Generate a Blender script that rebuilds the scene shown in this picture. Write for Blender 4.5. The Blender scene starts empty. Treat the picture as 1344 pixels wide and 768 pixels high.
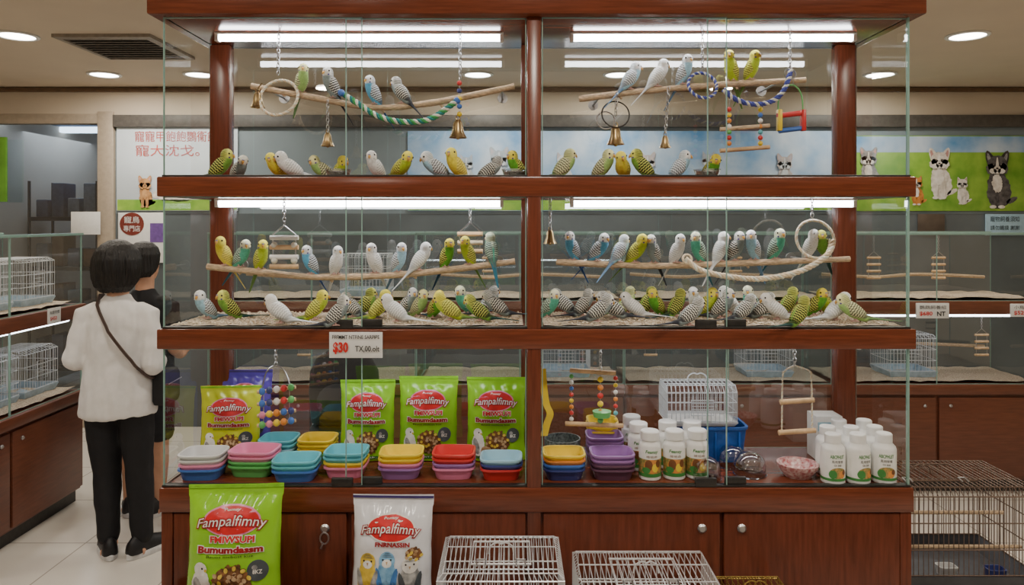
import bpy,bmesh,math,random
from mathutils import Vector as V,Matrix,noise
pi=math.pi;cos=math.cos;sin=math.sin;rad=math.radians
rnd=random.Random(5)
S=bpy.context.scene;COL=S.collection
F=970.;EYE=1.7
def W(px,py,d):return V(((px-672)*d/F,d,EYE-(py-290)*d/F))
def C(r,g,b):
    f=lambda c:(c/255/12.92 if c/255<.04045 else ((c/255+.055)/1.055)**2.4)
    return (f(r),f(g),f(b),1)
# ---------- materials
def newmat(name):
    m=bpy.data.materials.new(name);m.use_nodes=True
    return m,m.node_tree.nodes,m.node_tree.links
def mixc(n,l,fac,a,b,blend='MIX'):
    x=n.new('ShaderNodeMix');x.data_type='RGBA';x.blend_type=blend
    for i,v in ((0,fac),(6,a),(7,b)):
        if hasattr(v,'links'):l.new(v,x.inputs[i])
        else:x.inputs[i].default_value=v
    return x.outputs[2]
def mth(n,l,op,a,b=0,c=0):
    x=n.new('ShaderNodeMath');x.operation=op
    for i,v in enumerate((a,b,c)):
        if hasattr(v,'links'):l.new(v,x.inputs[i])
        else:x.inputs[i].default_value=v
    return x.outputs[0]
def mat(name,c,rough=.5,metal=0,var=.12,sc=30,bump=0,stretch=(1,1,1),emit=0,c2=None):
    m,n,l=newmat(name);b=n['Principled BSDF']
    tc=n.new('ShaderNodeTexCoord');mp=n.new('ShaderNodeMapping');mp.inputs['Scale'].default_value=stretch
    nz=n.new('ShaderNodeTexNoise');nz.inputs['Scale'].default_value=sc;nz.inputs['Detail'].default_value=5
    l.new(tc.outputs['Object'],mp.inputs[0]);l.new(mp.outputs[0],nz.inputs['Vector'])
    lo=c2 or tuple(x*(1-2*var) for x in c[:3])+(1,)
    hi=c if c2 else tuple(min(1,x*(1+var)) for x in c[:3])+(1,)
    rp=n.new('ShaderNodeMapRange');rp.inputs[1].default_value=.3;rp.inputs[2].default_value=.7
    l.new(nz.outputs[0],rp.inputs[0])
    o=mixc(n,l,rp.outputs[0],lo,hi);l.new(o,b.inputs['Base Color'])
    b.inputs['Roughness'].default_value=rough;b.inputs['Metallic'].default_value=metal
    if bump:
        bp=n.new('ShaderNodeBump');bp.inputs['Strength'].default_value=bump;bp.inputs['Distance'].default_value=.01
        l.new(nz.outputs[0],bp.inputs['Height']);l.new(bp.outputs[0],b.inputs['Normal'])
    return m
def emis(name,c,s):
    m,n,l=newmat(name);n.remove(n['Principled BSDF']);e=n.new('ShaderNodeEmission')
    e.inputs[0].default_value=c;e.inputs[1].default_value=s;l.new(e.outputs[0],n['Material Output'].inputs[0]);return m
def glassm(name,tint=(.94,.975,.965,1),base=.045,k=.55):
    m,n,l=newmat(name);n.remove(n['Principled BSDF'])
    t=n.new('ShaderNodeBsdfTransparent');t.inputs[0].default_value=tint
    g=n.new('ShaderNodeBsdfGlossy');g.inputs['Roughness'].default_value=.015
    lw=n.new('ShaderNodeLayerWeight');lw.inputs[0].default_value=.5
    p=mth(n,l,'POWER',lw.outputs['Facing'],4.);f=mth(n,l,'MULTIPLY_ADD',p,k,base)
    x=n.new('ShaderNodeMixShader');l.new(f,x.inputs[0]);l.new(t.outputs[0],x.inputs[1]);l.new(g.outputs[0],x.inputs[2])
    l.new(x.outputs[0],n['Material Output'].inputs[0]);return m
WOOD=mat('cabinet_wood',C(114,58,37),.22,0,.14,9,.012,(1,6,14))
WOODD=mat('door_wood',C(108,53,34),.27,0,.15,8,.012,(9,6,1))
WOODP=mat('post_wood',C(110,55,36),.27,0,.14,8,.012,(14,14,1))
BWOOD=mat('counter_wood',C(112,64,45),.38,0,.12,8,.02,(1,6,10))
BRANCH=mat('branch_wood',C(208,182,150),.75,0,.24,60,.3,(1,6,6))
LWOOD=mat('light_wood',C(214,180,138),.6,0,.15,40,.1)
GLASS=glassm('clear_glass',(.93,.96,.95,1),.09,.6);GLASSB=glassm('rear_glass',(.86,.91,.925,1),.16,.5)
GEDGE=mat('glass_edge',C(138,170,160),.12,0,.05)
CLEARP=glassm('clear_plastic',(.9,.93,.95,1),.24,.7)
METAL=mat('brushed_metal',C(185,185,187),.3,1,.06,50)
DMETAL=mat('dark_metal',C(70,68,66),.4,.7,.1,50)
BRASS=mat('aged_brass',C(190,165,120),.3,1,.15,40)
TUBE=emis('tube_light',(.95,.98,1,1),25);DOWN=emis('downlight_glow',(1,.95,.86,1),17);STRIP=emis('strip_glow',(.9,.96,1,1),8);STRIP2=emis('lower_tube_glow',(.95,.98,1,1),15)
WHITE=mat('white_paint',C(232,232,230),.5,0,.03);WPL=mat('white_plastic',C(236,236,234),.35,0,.02)
BLACKM=mat('black_print',C(25,24,26),.6,0,.05);REDT=mat('red_print',C(205,40,35),.5,0,.05)
PAPER=mat('white_paper',C(228,228,225),.6,0,.03)
WIREW=mat('white_wire',C(205,210,214),.35,0,.04);WIRED=mat('brown_wire',C(112,92,80),.4,.3,.1);WIREG=mat('gold_wire',C(165,140,70),.35,.6,.1);WIRES=mat('silver_wire',C(220,220,222),.3,.3,.05)
GRAV=mat('gravel',C(222,208,186),.85,0,.1,160,.6,c2=C(138,118,96))
PEB=mat('pebbles',C(232,220,198),.8,0,.1,9,c2=C(164,140,112))
COLS={'red':C(214,62,62),'blue':C(72,118,200),'teal':C(105,190,205),'lightblue':C(165,208,226),'yellow':C(242,212,62),'green':C(105,190,110),'pink':C(232,142,180),'purple':C(158,116,178),'plum':C(104,70,94),'greywhite':C(212,213,214),'orange':C(232,145,66),'navy':C(62,72,135),'white':C(236,236,236)}
PLM={k:mat(k+'_plastic',c,.3,0,.05,12) for k,c in COLS.items()}
# ---------- objects
WM={}
def tag(o,label=None,cat=None,group=None,kind=None):
    for k,v in (('label',label),('category',cat),('group',group),('kind',kind)):
        if v:o[k]=v
    return o
def thing(name,label,cat,loc=(0,0,0),rz=0,group=None,rx=0):
    o=bpy.data.objects.new(name,None);o.empty_display_size=.05;COL.objects.link(o);o.location=loc;o.rotation_euler=(rx,0,rz)
    WM[o]=Matrix.Translation(loc)@Matrix.Rotation(rz,4,'Z')@Matrix.Rotation(rx,4,'X')
    return tag(o,label,cat,group)
def finish(me,ang=38):
    for p in me.polygons:p.use_smooth=True
    me.set_sharp_from_angle(angle=rad(ang))
def ob(name,bm,mats,parent=None,world=True,label=None,cat=None,group=None,kind=None,ang=38):
    off=V((0,0,0))
    if parent is not None:
        if world:bm.transform(WM[parent].inverted())
    else:
        vs=[v.co for v in bm.verts]
        off=V(((min(v.x for v in vs)+max(v.x for v in vs))/2,(min(v.y for v in vs)+max(v.y for v in vs))/2,min(v.z for v in vs)))
        bm.transform(Matrix.Translation(-off))
    bmesh.ops.recalc_face_normals(bm,faces=bm.faces)
    me=bpy.data.meshes.new(name);bm.to_mesh(me);bm.free();finish(me,ang)
    for m in (mats if isinstance(mats,(list,tuple)) else [mats]):me.materials.append(m)
    o=bpy.data.objects.new(name,me);COL.objects.link(o)
    if parent is not None:o.parent=parent;WM[o]=WM[parent]
    else:o.location=off;WM[o]=Matrix.Translation(off)
    return tag(o,label,cat,group,kind)
def dup(root,loc,rz,label,group=None):
    def cp(o,par):
        c=o.copy();COL.objects.link(c);c.parent=par
        for ch in o.children:cp(ch,c)
        return c
    r=cp(root,None);r.location=loc;r.rotation_euler=(root.rotation_euler[0],0,rz);r['label']=label
    WM[r]=Matrix.Translation(loc)@Matrix.Rotation(rz,4,'Z')
    if group:r['group']=group
    return r
NB=bmesh.new
def setmi(bm,n0,mi):
    if mi:
        bm.faces.ensure_lookup_table()
        for f in bm.faces[n0:]:f.material_index=mi
def bx(bm,x0,x1,y0,y1,z0,z1,bev=0,mi=0):
    n0=len(bm.faces)
    r=bmesh.ops.create_cube(bm,size=1,matrix=Matrix.Translation(((x0+x1)/2,(y0+y1)/2,(z0+z1)/2))@Matrix.Diagonal((x1-x0,y1-y0,z1-z0,1)))
    if bev:
        es=set(e for v in r['verts'] for e in v.link_edges)
        bmesh.ops.bevel(bm,geom=list(es),offset=bev,segments=2,profile=.5,affect='EDGES')
    setmi(bm,n0,mi);return bm
def box(*a,**k):return bx(NB(),*a,**k)
def loft(bm,rings,cap=True,mi=0,closed=False):
    n0=len(bm.faces)
    R=[[bm.verts.new(p) for p in r] for r in rings];n=len(R[0])
    pr=list(zip(R,R[1:]))+([(R[-1],R[0])] if closed else [])
    for a,b in pr:
        for i in range(n):bm.faces.new((a[i],a[(i+1)%n],b[(i+1)%n],b[i]))
    if cap and not closed:bm.faces.new(R[0][::-1]);bm.faces.new(R[-1])
    setmi(bm,n0,mi);return bm
def tube(bm,pts,r,seg=8,closed=False,mi=0,sq=None):
    pts=[V(p) for p in pts];n=len(pts);rs=r if isinstance(r,(list,tuple)) else [r]*n
    T=[]
    for i in range(n):
        a=pts[i-1] if (i or closed) else pts[0];b=pts[(i+1)%n] if (i<n-1 or closed) else pts[-1]
        t=b-a;T.append(t.normalized() if t.length>1e-9 else V((0,0,1)))
    up=V((0,0,1)) if abs(T[0].z)<.9 else V((1,0,0))
    u=(up-T[0]*up.dot(T[0])).normalized();rings=[]
    for i in range(n):
        u=(u-T[i]*u.dot(T[i]))
        u=u.normalized() if u.length>1e-6 else T[i].orthogonal().normalized()
        w=T[i].cross(u);s=sq or (1,1)
        rings.append([pts[i]+u*(cos(2*pi*k/seg)*rs[i]*s[0])+w*(sin(2*pi*k/seg)*rs[i]*s[1]) for k in range(seg)])
    return loft(bm,rings,True,mi,closed)
def lathe(bm,prof,c=(0,0,0),seg=20,mi=0,M=None,cap=True):
    c=V(c);rings=[]
    for r,z in prof:
        rr=max(r,1e-4);rings.append([(M@V((rr*cos(2*pi*k/seg),rr*sin(2*pi*k/seg),z)) if M else V((rr*cos(2*pi*k/seg),rr*sin(2*pi*k/seg),z)))+c for k in range(seg)])
    return loft(bm,rings,cap,mi)
def ball(bm,c,rx,ry=None,rz=None,seg=12,mi=0,M=None):
    ry=ry or rx;rz=rz or rx;n=seg//2+1
    rings=[]
    for i in range(n+1):
        a=-pi/2+pi*i/n;q=max(cos(a),.02)
        ring=[V((rx*q*cos(2*pi*k/seg),ry*q*sin(2*pi*k/seg),rz*sin(a))) for k in range(seg)]
        rings.append([V(c)+((M@p) if M else p) for p in ring])
    return loft(bm,rings,True,mi)
def smooth_pts(P,n=6):
    P=[V(p) for p in P];out=[]
    for i in range(len(P)-1):
        a=P[max(i-1,0)];b=P[i];c=P[i+1];d=P[min(i+2,len(P)-1)]
        for k in range(n):
            t=k/n;out.append(.5*((2*b)+(c-a)*t+(2*a-5*b+4*c-d)*t*t+(3*b-a-3*c+d)*t**3))
    out.append(P[-1]);return out
def rope(bm,pts,r,turn=.03,n=3,seg=6,mis=(0,1,2),closed=False):
    pts=[V(p) for p in pts];L=0
    dist=[0]
    for a,b in zip(pts,pts[1:]):L+=(b-a).length;dist.append(L)
    m=len(pts);frames=[];u=None
    for i in range(m):
        t=(pts[min(i+1,m-1)]-pts[max(i-1,0)]).normalized()
        if u is None:u=t.orthogonal().normalized()
        u=(u-t*u.dot(t)).normalized();frames.append((u,t.cross(u)))
    for k in range(n):
        q=[pts[i]+(frames[i][0]*cos(2*pi*(dist[i]/turn+k/n))+frames[i][1]*sin(2*pi*(dist[i]/turn+k/n)))*r*.55 for i in range(m)]
        tube(bm,q,r*.62,seg,closed,mis[k%len(mis)])
    return bm
def dense(P,step):
    P=smooth_pts(P,10);out=[P[0]]
    for a,b in zip(P,P[1:]):
        L=(b-a).length;n=max(1,int(L/step))
        for k in range(1,n+1):out.append(a.lerp(b,k/n))
    return out
def chain(bm,a,b,ln=.016,r=.0015,mi=0):
    a=V(a);b=V(b);d=b-a;n=max(1,round(d.length/(ln*.75)));dn=d.normalized();u=dn.orthogonal().normalized();w=dn.cross(u)
    for i in range(n):
        c=a+d*((i+.5)/n);s=u if i%2 else w;h=d.length/n*.68
        tube(bm,[c+dn*(h*cos(2*pi*k/10))+s*(ln*.3*sin(2*pi*k/10)) for k in range(10)],r,5,True,mi)
    return bm
def bell(bm,c,h,mi=0):
    c=V(c);r=h*.5
    lathe(bm,[(.05*r,0),(.3*r,-.02*h),(.5*r,-.2*h),(.6*r,-.55*h),(.78*r,-.8*h),(r,-h),(.9*r,-h),(.68*r,-.8*h),(.5*r,-.5*h),(.1*r,-.2*h)],c,16,mi)
    ball(bm,c+V((0,0,-h*.95)),r*.3,seg=8,mi=mi)
    tube(bm,[c+V((r*.22*cos(2*pi*k/10),0,r*.2+r*.25*sin(2*pi*k/10))) for k in range(10)],r*.07,5,True,mi)
TXT={}
def txt(s,shear=0,bold=0):
    if any(ord(ch)>0x2e80 for ch in s):bold=0
    k=(s,shear,bold)
    if k not in TXT:
        cu=bpy.data.curves.new('t','FONT');cu.body=s;cu.size=1;cu.shear=shear;cu.offset=bold;cu.resolution_u=2
        o=bpy.data.objects.new('t',cu);COL.objects.link(o)
        dg=bpy.context.evaluated_depsgraph_get()
        me=bpy.data.meshes.new_from_object(o.evaluated_get(dg))
        bpy.data.objects.remove(o)
        TXT[k]=([v.co.copy() for v in me.vertices],[list(p.vertices) for p in me.polygons]);bpy.data.meshes.remove(me)
    return TXT[k]
def text(bm,s,fn,w,h,cx=0,cz=0,shear=0,bold=.01,mi=0,arc=0):
    vs,fs=txt(s,shear,bold)
    if not vs:return bm
    x0=min(v.x for v in vs);x1=max(v.x for v in vs);y0=min(v.y for v in vs);y1=max(v.y for v in vs)
    n0=len(bm.faces)
    B=[]
    for v in vs:
        q=(v.x-x0)/(x1-x0)-.5
        B.append(bm.verts.new(fn(cx+q*w,cz+((v.y-y0)/(y1-y0)-.5)*h*(1+arc*(1-4*q*q))-arc*h*4*q*q)))
    for f in fs:
        try:bm.faces.new([B[i] for i in f])
        except ValueError:pass
    setmi(bm,n0,mi);return bm
def disc(bm,fn,cx,cz,rx,rz,mi=0,n=24,rot=0,fur=0):
    n0=len(bm.faces);prev=None;cr=cos(rot);sr=sin(rot)
    if fur:n=56
    ed=[1+fur*(.5*noise.noise(V((k*1.7,cx*.37,cz*.3)))+.7*noise.noise(V((k*.45,cz*.7,rx)))) for k in range(n)]
    for j,q in enumerate((.001,.35,.7,1)):
        ring=[]
        for k in range(n):
            a=2*pi*k/n;g=q*(ed[k] if q==1 else 1);x=rx*g*cos(a);z=rz*g*sin(a);ring.append(bm.verts.new(fn(cx+x*cr-z*sr,cz+x*sr+z*cr)))
        if prev:
            for k in range(n):bm.faces.new((prev[k],prev[(k+1)%n],ring[(k+1)%n],ring[k]))
        prev=ring
    setmi(bm,n0,mi);return bm
def poly(bm,fn,pts,mi=0):
    f=bm.faces.new([bm.verts.new(fn(x,z)) for x,z in pts]);f.material_index=mi;return bm
def sheet(bm,p,ux,uz,th=V((0,.006,0))):
    a,b,c,d=p,p+ux,p+ux+uz,p+uz;v=[bm.verts.new(q) for q in (a,b,c,d)];bm.faces.new(v)
    e=[bm.verts.new(q+th) for q in (a,b,c,d)]
    for i in range(4):
        f=bm.faces.new((v[i],v[(i+1)%4],e[(i+1)%4],e[i]));f.material_index=1
    return bm
def rimmed(bm,x0,x1,y,z0,z1,t=.004,th=.006):
    R=[[V((x0+o,yy,z0+o)),V((x1-o,yy,z0+o)),V((x1-o,yy,z1-o)),V((x0+o,yy,z1-o))] for o,yy in ((0,y),(t,y),(t,y+th),(0,y+th))]
    return loft(bm,R,False,0,True)
def noised(bm,amp,sc,seed=0):
    for v in bm.verts:v.co+=noise.noise_vector(v.co*sc+V((seed,0,0)))*amp
    return bm
# ================= camera
cam=bpy.data.cameras.new('camera');co=bpy.data.objects.new('camera',cam);COL.objects.link(co)
co.location=(0,0,EYE);co.rotation_euler=(pi/2,0,0);cam.sensor_width=36;cam.lens=F/1344*36;cam.shift_y=-(384-290)/1344;cam.clip_start=.02
S.camera=co
w=bpy.data.worlds.new('world');S.world=w;w.use_nodes=True
w.node_tree.nodes['Background'].inputs[0].default_value=(.5,.55,.6,1);w.node_tree.nodes['Background'].inputs[1].default_value=.05
# ================= room
CEIL=mat('ceiling_paint',C(212,196,174),.8,0,.02,3);WALL=mat('wall_paint',C(202,188,168),.7,0,.03,3)
FAR=6.1
def tile_mat():
    m,n,l=newmat('floor_tiles');b=n['Principled BSDF'];tc=n.new('ShaderNodeTexCoord');br=n.new('ShaderNodeTexBrick')
    br.offset=0;br.inputs['Scale'].default_value=1;br.inputs['Brick Width'].default_value=.6;br.inputs['Row Height'].default_value=.6;br.inputs['Mortar Size'].default_value=.004
    br.inputs['Color1'].default_value=C(228,222,212);br.inputs['Color2'].default_value=C(222,216,206);br.inputs['Mortar'].default_value=C(170,162,152)
    l.new(tc.outputs['Object'],br.inputs['Vector']);l.new(br.outputs[0],b.inputs['Base Color']);b.inputs['Roughness'].default_value=.18
    return m
X0,X1,Y0=-4.9,5.2,-2.2
ob('floor',box(X0,X1,Y0,10,-.1,0),tile_mat(),kind='structure')
ob('ceiling',box(X0,X1,Y0,FAR,2.8,2.9),CEIL,kind='structure')
ob('wall_left',box(X0-.1,X0,Y0,10,0,2.9),WALL,kind='structure')
ob('wall_right',box(X1,X1+.1,Y0,10,0,2.9),WALL,kind='structure')
ob('wall_rear',box(X0,X1,Y0-.1,Y0,0,2.9),mat('rear_wall_paint',C(120,116,112),.7,0,.05,3),kind='structure')
wxr=W(131,0,FAR).x
ob('wall_far',box(wxr+.13,X1,FAR,FAR+.1,1.76,2.57),mat('far_wall_panel',C(130,143,150),.55,0,.08,2),kind='structure')
ob('wall_far_lower',box(wxr+.13,X1,FAR,FAR+.1,0,1.76),mat('far_wall_dark',C(98,106,110),.35,0,.15,2),kind='structure')
ob('wall_header',box(X0,X1,FAR-.02,FAR+.1,2.57,2.9),WALL,kind='structure')
ob('trim_1',box(X0,X1,FAR-.05,FAR-.02,2.76,2.79),mat('trim_brown',C(112,88,66),.5),kind='structure')
ob('trim_2',box(wxr+.13,X1,FAR-.05,FAR-.02,2.47,2.57,.004),mat('trim_grey',C(92,88,84),.5),kind='structure')
fm=mat('frame_beige',C(178,164,146),.45,.2,.05)
wt=NB();bx(wt,wxr,wxr+.13,FAR-.04,FAR+.1,0,2.6,.005);bx(wt,X0,wxr,FAR-.03,FAR+.06,2.5,2.58,.005);bx(wt,X0,wxr,FAR-.03,FAR+.06,0,.1,.005)
win=ob('window_1',wt,fm,kind='structure')
g=NB();sheet(g,V((X0,FAR+.02,.1)),V((wxr-X0,0,0)),V((0,0,2.4)));ob('window_pane',g,[glassm('window_glass',(.72,.8,.88,1),.14,.5),GEDGE],win)
XB=-6.6
ob('wall_beyond',box(XB,wxr+1,9.6,9.7,0,3),mat('dark_wall',C(52,60,74),.7,0,.4,1.5),kind='structure')
ob('ceiling_beyond',box(XB,wxr+1,FAR+.1,9.7,2.72,2.8),mat('blue_grey_ceiling',C(120,138,165),.8,0,.1,2),kind='structure')
FS=emis('far_strip',(.75,.87,1,1),5)  # glowing strips added for the bluish streaks reflected in the window
for i,(x,y) in enumerate(((-4.55,7.0),(-5.0,8.0),(-5.1,9.0))):
    tag(ob('strip_light',box(x-.55,x+.75,y,y+.1,2.66,2.72,.01),FS),['long strip light in the dark shop beyond the window, nearest','long strip light in the dark shop, second row','long strip light in the dark shop, farthest'][i],'light')
L=bpy.data.lights.new('shop_lamp','AREA');L.size=1.2;L.energy=14;L.color=(.7,.82,1);lo=bpy.data.objects.new('shop_lamp',L);COL.objects.link(lo);lo.location=(-4.9,8,2.6)  # unseen fill light added to brighten the room beyond the window
RK=mat('rack_dark',C(44,46,52),.5,.3);RKC=[mat('stock_%d'%i,c,.5) for i,c in enumerate((C(70,80,100),C(110,115,120),C(60,50,50),C(120,90,70)))]
for i,(x,y) in enumerate(((-4.5,7.4),(-3.75,8.2))):
    t=thing('storage_rack',['dark shelving rack behind the window, nearer one','dark shelving rack behind the window, farther right'][i],'rack',(x,y,0))
    b=NB()
    for z in (.2,.7,1.2,1.7):bx(b,-.35,.35,0,.4,z,z+.04)
    for sx in (-.35,.33):
        for sy in (0,.38):bx(b,sx,sx+.02,sy,sy+.02,0,2.1)
    ob('frame',b,RK,t,False)
    for z in (.24,.74,1.24,1.74):
        for k in range(4):ob('stock_box',box(-.32+k*.16,-.2+k*.16,.08,.3,z,z+rnd.uniform(.15,.35),.01),rnd.choice(RKC),t,False)
b=NB();p=W(-30,180,6.02);q=W(9,265,6.02);bx(b,p.x,q.x,6.01,6.03,q.z,p.z,.002)
tag(ob('window_poster',b,mat('green_sign',C(110,170,60),.5,0,.2,5)),'green poster at the left edge of the dark window','poster')
DL=[(W(22,46,4.37).x,4.37),(W(1270,40,4.37).x,4.37),(W(137,98,5.53).x,5.53),(W(262,96,5.53).x,5.53),(W(627,97,5.53).x,5.53),(W(812,96,5.53).x,5.53),(W(1155,95,5.53).x,5.53),(-.1,4.37),(-1.7,3.0),(1.7,3.0),(-1.5,1.2),(0.1,1.2),(1.7,1.2),(-1.5,-.7),(1.7,-.7),(3.6,1.6),(-3.4,1.8)]
DLAB=['large round ceiling downlight at the far left of the picture','large round ceiling downlight at the right of the picture','small round downlight above the dark window','small round downlight right of the ceiling vent','round downlight above the upper left display, near the centre','round downlight above the upper right display','small round downlight above the green pet poster']
for i,(x,y) in enumerate(DL):
    t=thing('ceiling_light',DLAB[i] if i<len(DLAB) else 'round recessed downlight out of the picture','ceiling light',(x,y,2.8),0,'ceiling downlights')  # those out of the picture are unseen, added for light and reflections
    b=NB();lathe(b,[(.095,-.001),(.118,-.001),(.12,-.008),(.112,-.013),(.097,-.011),(.095,-.001)],(0,0,0),28,cap=False);ob('trim_ring',b,WHITE,t,False)
    b=NB();lathe(b,[(.0,-.007),(.095,-.007),(.095,-.002),(0,-.002)],(0,0,0),28);ob('lens',b,DOWN,t,False)
    L=bpy.data.lights.new('downlight','AREA');L.shape='DISK';L.size=.18;L.energy=14.5 if y<2 else 11.5;L.color=(1,.91,.78);lo=bpy.data.objects.new('downlight_lamp',L);COL.objects.link(lo);lo.location=(x,y,2.775)
t=thing('ceiling_vent','dark louvred air vent in the ceiling at left','vent',(W(168,60,4.65).x,4.65,2.8))
b=NB();bx(b,-.26,.26,-.28,.28,-.012,-.002);ob('backing',b,mat('vent_dark',C(70,68,66),.6),t,False)
b=NB();R=[[V((sx*a,sy*c,z)) for sx,sy in ((-1,-1),(1,-1),(1,1),(-1,1))] for a,c,z in ((.29,.31,0),(.29,.31,-.02),(.25,.27,-.025),(.25,.27,0))];loft(b,R,False,0,True)
ob('frame',b,mat('vent_frame',C(150,140,128),.5),t,False)
VS=mat('vent_slat',C(120,114,108),.5)
for k in range(9):
    b=NB();bx(b,-.25,.25,-.012,.012,-.003,.003);b.transform(Matrix.Translation((0,-.24+k*.06,-.016))@Matrix.Rotation(.5,4,'X'));ob('slat',b,VS,t,False)
# ================= wall posters
def PF(d,lay=0):return lambda px,py:W(px,py,d-.003*lay)
def rectpx(bm,fn,x0,y0,x1,y1,mi=0):return poly(bm,fn,[(x0,y1),(x1,y1),(x1,y0),(x0,y0)],mi)
def panelpx(name,label,cat,x0,y0,x1,y1,d,m):
    a=W(x0,y1,d);c=W(x1,y0,d)
    t=thing(name,label,cat,((a.x+c.x)/2,d,a.z))
    ob('backing_sheet',box(a.x,c.x,d,d+.012,a.z,c.z,.002),m,t);return t
def tpx(parent,s,x0,y0,x1,y1,d,m,name='lettering',bold=.02,lay=1,shear=0):
    b=NB();text(b,s,lambda x,y:W((x0+x1)/2+x,(y0+y1)/2-y,d-.003*lay),x1-x0,y1-y0,bold=bold,shear=shear);return ob(name,b,m,parent)
SKY=mat('poster_sky',C(225,236,246),.5,0,.1,2.5,c2=C(80,150,210));GRASS=mat('poster_grass',C(165,205,80),.5,0,.1,5,c2=C(95,155,50))
PTC=[('white',C(245,240,232),C(205,196,184)),('dark',C(84,76,74),C(34,31,32)),('tan',C(215,165,110),C(165,115,70)),('grey',C(178,176,176),C(112,110,112)),('pink',C(210,165,158),C(180,130,125)),('orange',C(225,155,75),C(170,100,45)),('pale',C(246,242,236),C(218,210,200)),('darkgrey',C(112,108,108),C(58,55,57))]
PT=[mat('print_'+n_,a,.6,0,.1,28,c2=c) for n_,a,c in PTC]
PTF=[mat('faded_print_'+n_,tuple(.5*x+.5*y for x,y in zip(a,(.62,.74,.86,1))),.6,0,.1,28,c2=tuple(.45*x+.55*y for x,y in zip(c,(.5,.64,.8,1)))) for n_,a,c in PTC]
def pet(parent,name,px,py,s,body,ear,muz,d,cat=False,sit=True,label=None,chest=None,mats=None):
    b=NB();chest=muz if chest is None else chest
    f=[PF(d,k) for k in range(9)]
    if sit:
        disc(b,f[1],px+s*.1,py+s*1.3,s*.58,s*.8,body,fur=.16);disc(b,f[2],px,py+s*.85,s*.46,s*.6,body,fur=.16)
        for sg in (-1,1):disc(b,f[3],px+sg*s*.2,py+s*1.5,s*.13,s*.58,body,fur=.1);disc(b,f[4],px+sg*s*.21,py+s*2.02,s*.17,s*.08,chest,fur=.08)
        disc(b,f[4],px,py+s*.88,s*.25,s*.46,chest,fur=.3)
        disc(b,f[1],px+s*.7,py+s*1.7,s*.3,s*.12,body,rot=-.5,fur=.25)
    for sg in (-1,1):
        if cat:E=[(.1,-.34),(.5,-.05),(.49,-.5),(.45,-.7),(.3,-.55)];I=[(.26,-.34),(.42,-.2),(.42,-.58)]
        else:E=[(.1,-.34),(.48,-.04),(.56,-.34),(.58,-.6),(.5,-.72),(.38,-.66),(.24,-.5)];I=[(.28,-.32),(.45,-.18),(.5,-.42),(.49,-.58),(.42,-.56)]
        poly(b,f[3],[(px+sg*s*x,py+s*z) for x,z in E],ear);poly(b,f[4],[(px+sg*s*x,py+s*z) for x,z in I],4 if ear!=1 else 3)
    disc(b,f[5],px,py-s*.04,s*.48,s*.43,body,fur=.14)
    for sg in (-1,1):disc(b,f[5],px+sg*s*.24,py+s*.18,s*.3,s*.27,body,fur=.28)
    if muz!=body:
        for sg in (-1,1):disc(b,f[6],px+sg*s*.2,py+s*.28,s*.18,s*.13,muz,fur=.3)
        poly(b,f[6],[(px-s*.03,py-s*.38),(px+s*.03,py-s*.38),(px+s*.08,py+s*.05),(px-s*.08,py+s*.05)],muz)
    disc(b,f[6],px,py+s*.22,s*(.17 if cat else .18),s*(.16 if cat else .2),muz,fur=.1)
    for sg in (-1,1):
        disc(b,f[7],px+sg*s*.17,py-s*.03,s*.055,s*.05,1);disc(b,f[8],px+sg*s*.18,py-s*.045,s*.014,s*.014,6,8)
    disc(b,f[7],px,py+s*.15,s*.065,s*.045,1)
    for sg in (-1,1):disc(b,f[7],px+sg*s*.045,py+s*.27,s*.05,s*.012,1,rot=sg*-.35)
    return ob(name,b,mats or PT,parent,label=label)
d=FAR-.02
po=panelpx('wall_poster','blue sky pet poster on the far wall behind the cabinet','poster',535,172,1098,277,d,SKY)
b=NB();rectpx(b,PF(d,.5),536,258,1097,276);ob('grass_band',b,GRASS,po)
for px,py,s,bo,ea,mu,ct in ((612,214,17,3,3,0,1),(655,208,22,3,3,0,0),(740,212,18,0,2,0,1),(850,212,18,2,2,0,0),(930,210,17,3,3,0,1),(1030,214,18,2,5,0,0)):pet(po,'pictured_cat' if ct else 'pictured_dog',px,py,s,bo,ea,mu,d,ct,mats=PTF)
po=panelpx('wall_poster','green pet poster with a white dog and a dark dog at right','poster',1100,178,1430,277,d,GRASS)
b=NB();rectpx(b,PF(d,.5),1101,179,1429,200);ob('sky_band',b,SKY,po)
pet(po,'pictured_dog',1233,211,24,0,0,6,d,label='white dog picture');pet(po,'pictured_cat',1263,241,13,6,0,0,d,True);pet(po,'pictured_dog',1309,217,27,7,1,0,d,label='dark grey dog picture',chest=0);pet(po,'pictured_cat',1203,240,14,5,5,0,d,True);pet(po,'pictured_dog',1140,207,20,3,3,0,d);pet(po,'pictured_dog',1375,218,22,2,2,0,d)
po=panelpx('wall_poster','pale poster with red lettering beside the dark window','poster',153,162,312,277,d,mat('poster_pale',C(215,226,234),.6,0,.06,3))
REDP=mat('poster_red',C(200,90,84),.6,0,.15,8)
tpx(po,'寵寵甲飽飽鸚衞飽',177,172,285,186,d,REDP);tpx(po,'寵大沈戈。',178,190,262,205,d,REDP)
b=NB();rectpx(b,PF(d,1),154,262,311,276);ob('grass_band',b,GRASS,po)
pet(po,'pictured_puppy',190,241,15,2,2,2,d)
b=NB();disc(b,PF(d,1),230,255,30,10,0,fur=.2);ob('snow_patch',b,PT,po)
po=panelpx('wall_sign','white sheet with a round brown emblem below the pale poster','sign',155,279,215,345,d,PAPER)
b=NB();disc(b,PF(d,1),173,294,16,15);ob('emblem',b,mat('emblem_brown',C(120,50,40),.5),po)
tpx(po,'寵鳥',163,284,183,293,d,WHITE,lay=2);tpx(po,'專門店',162,296,184,304,d,WHITE,lay=2)
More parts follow.
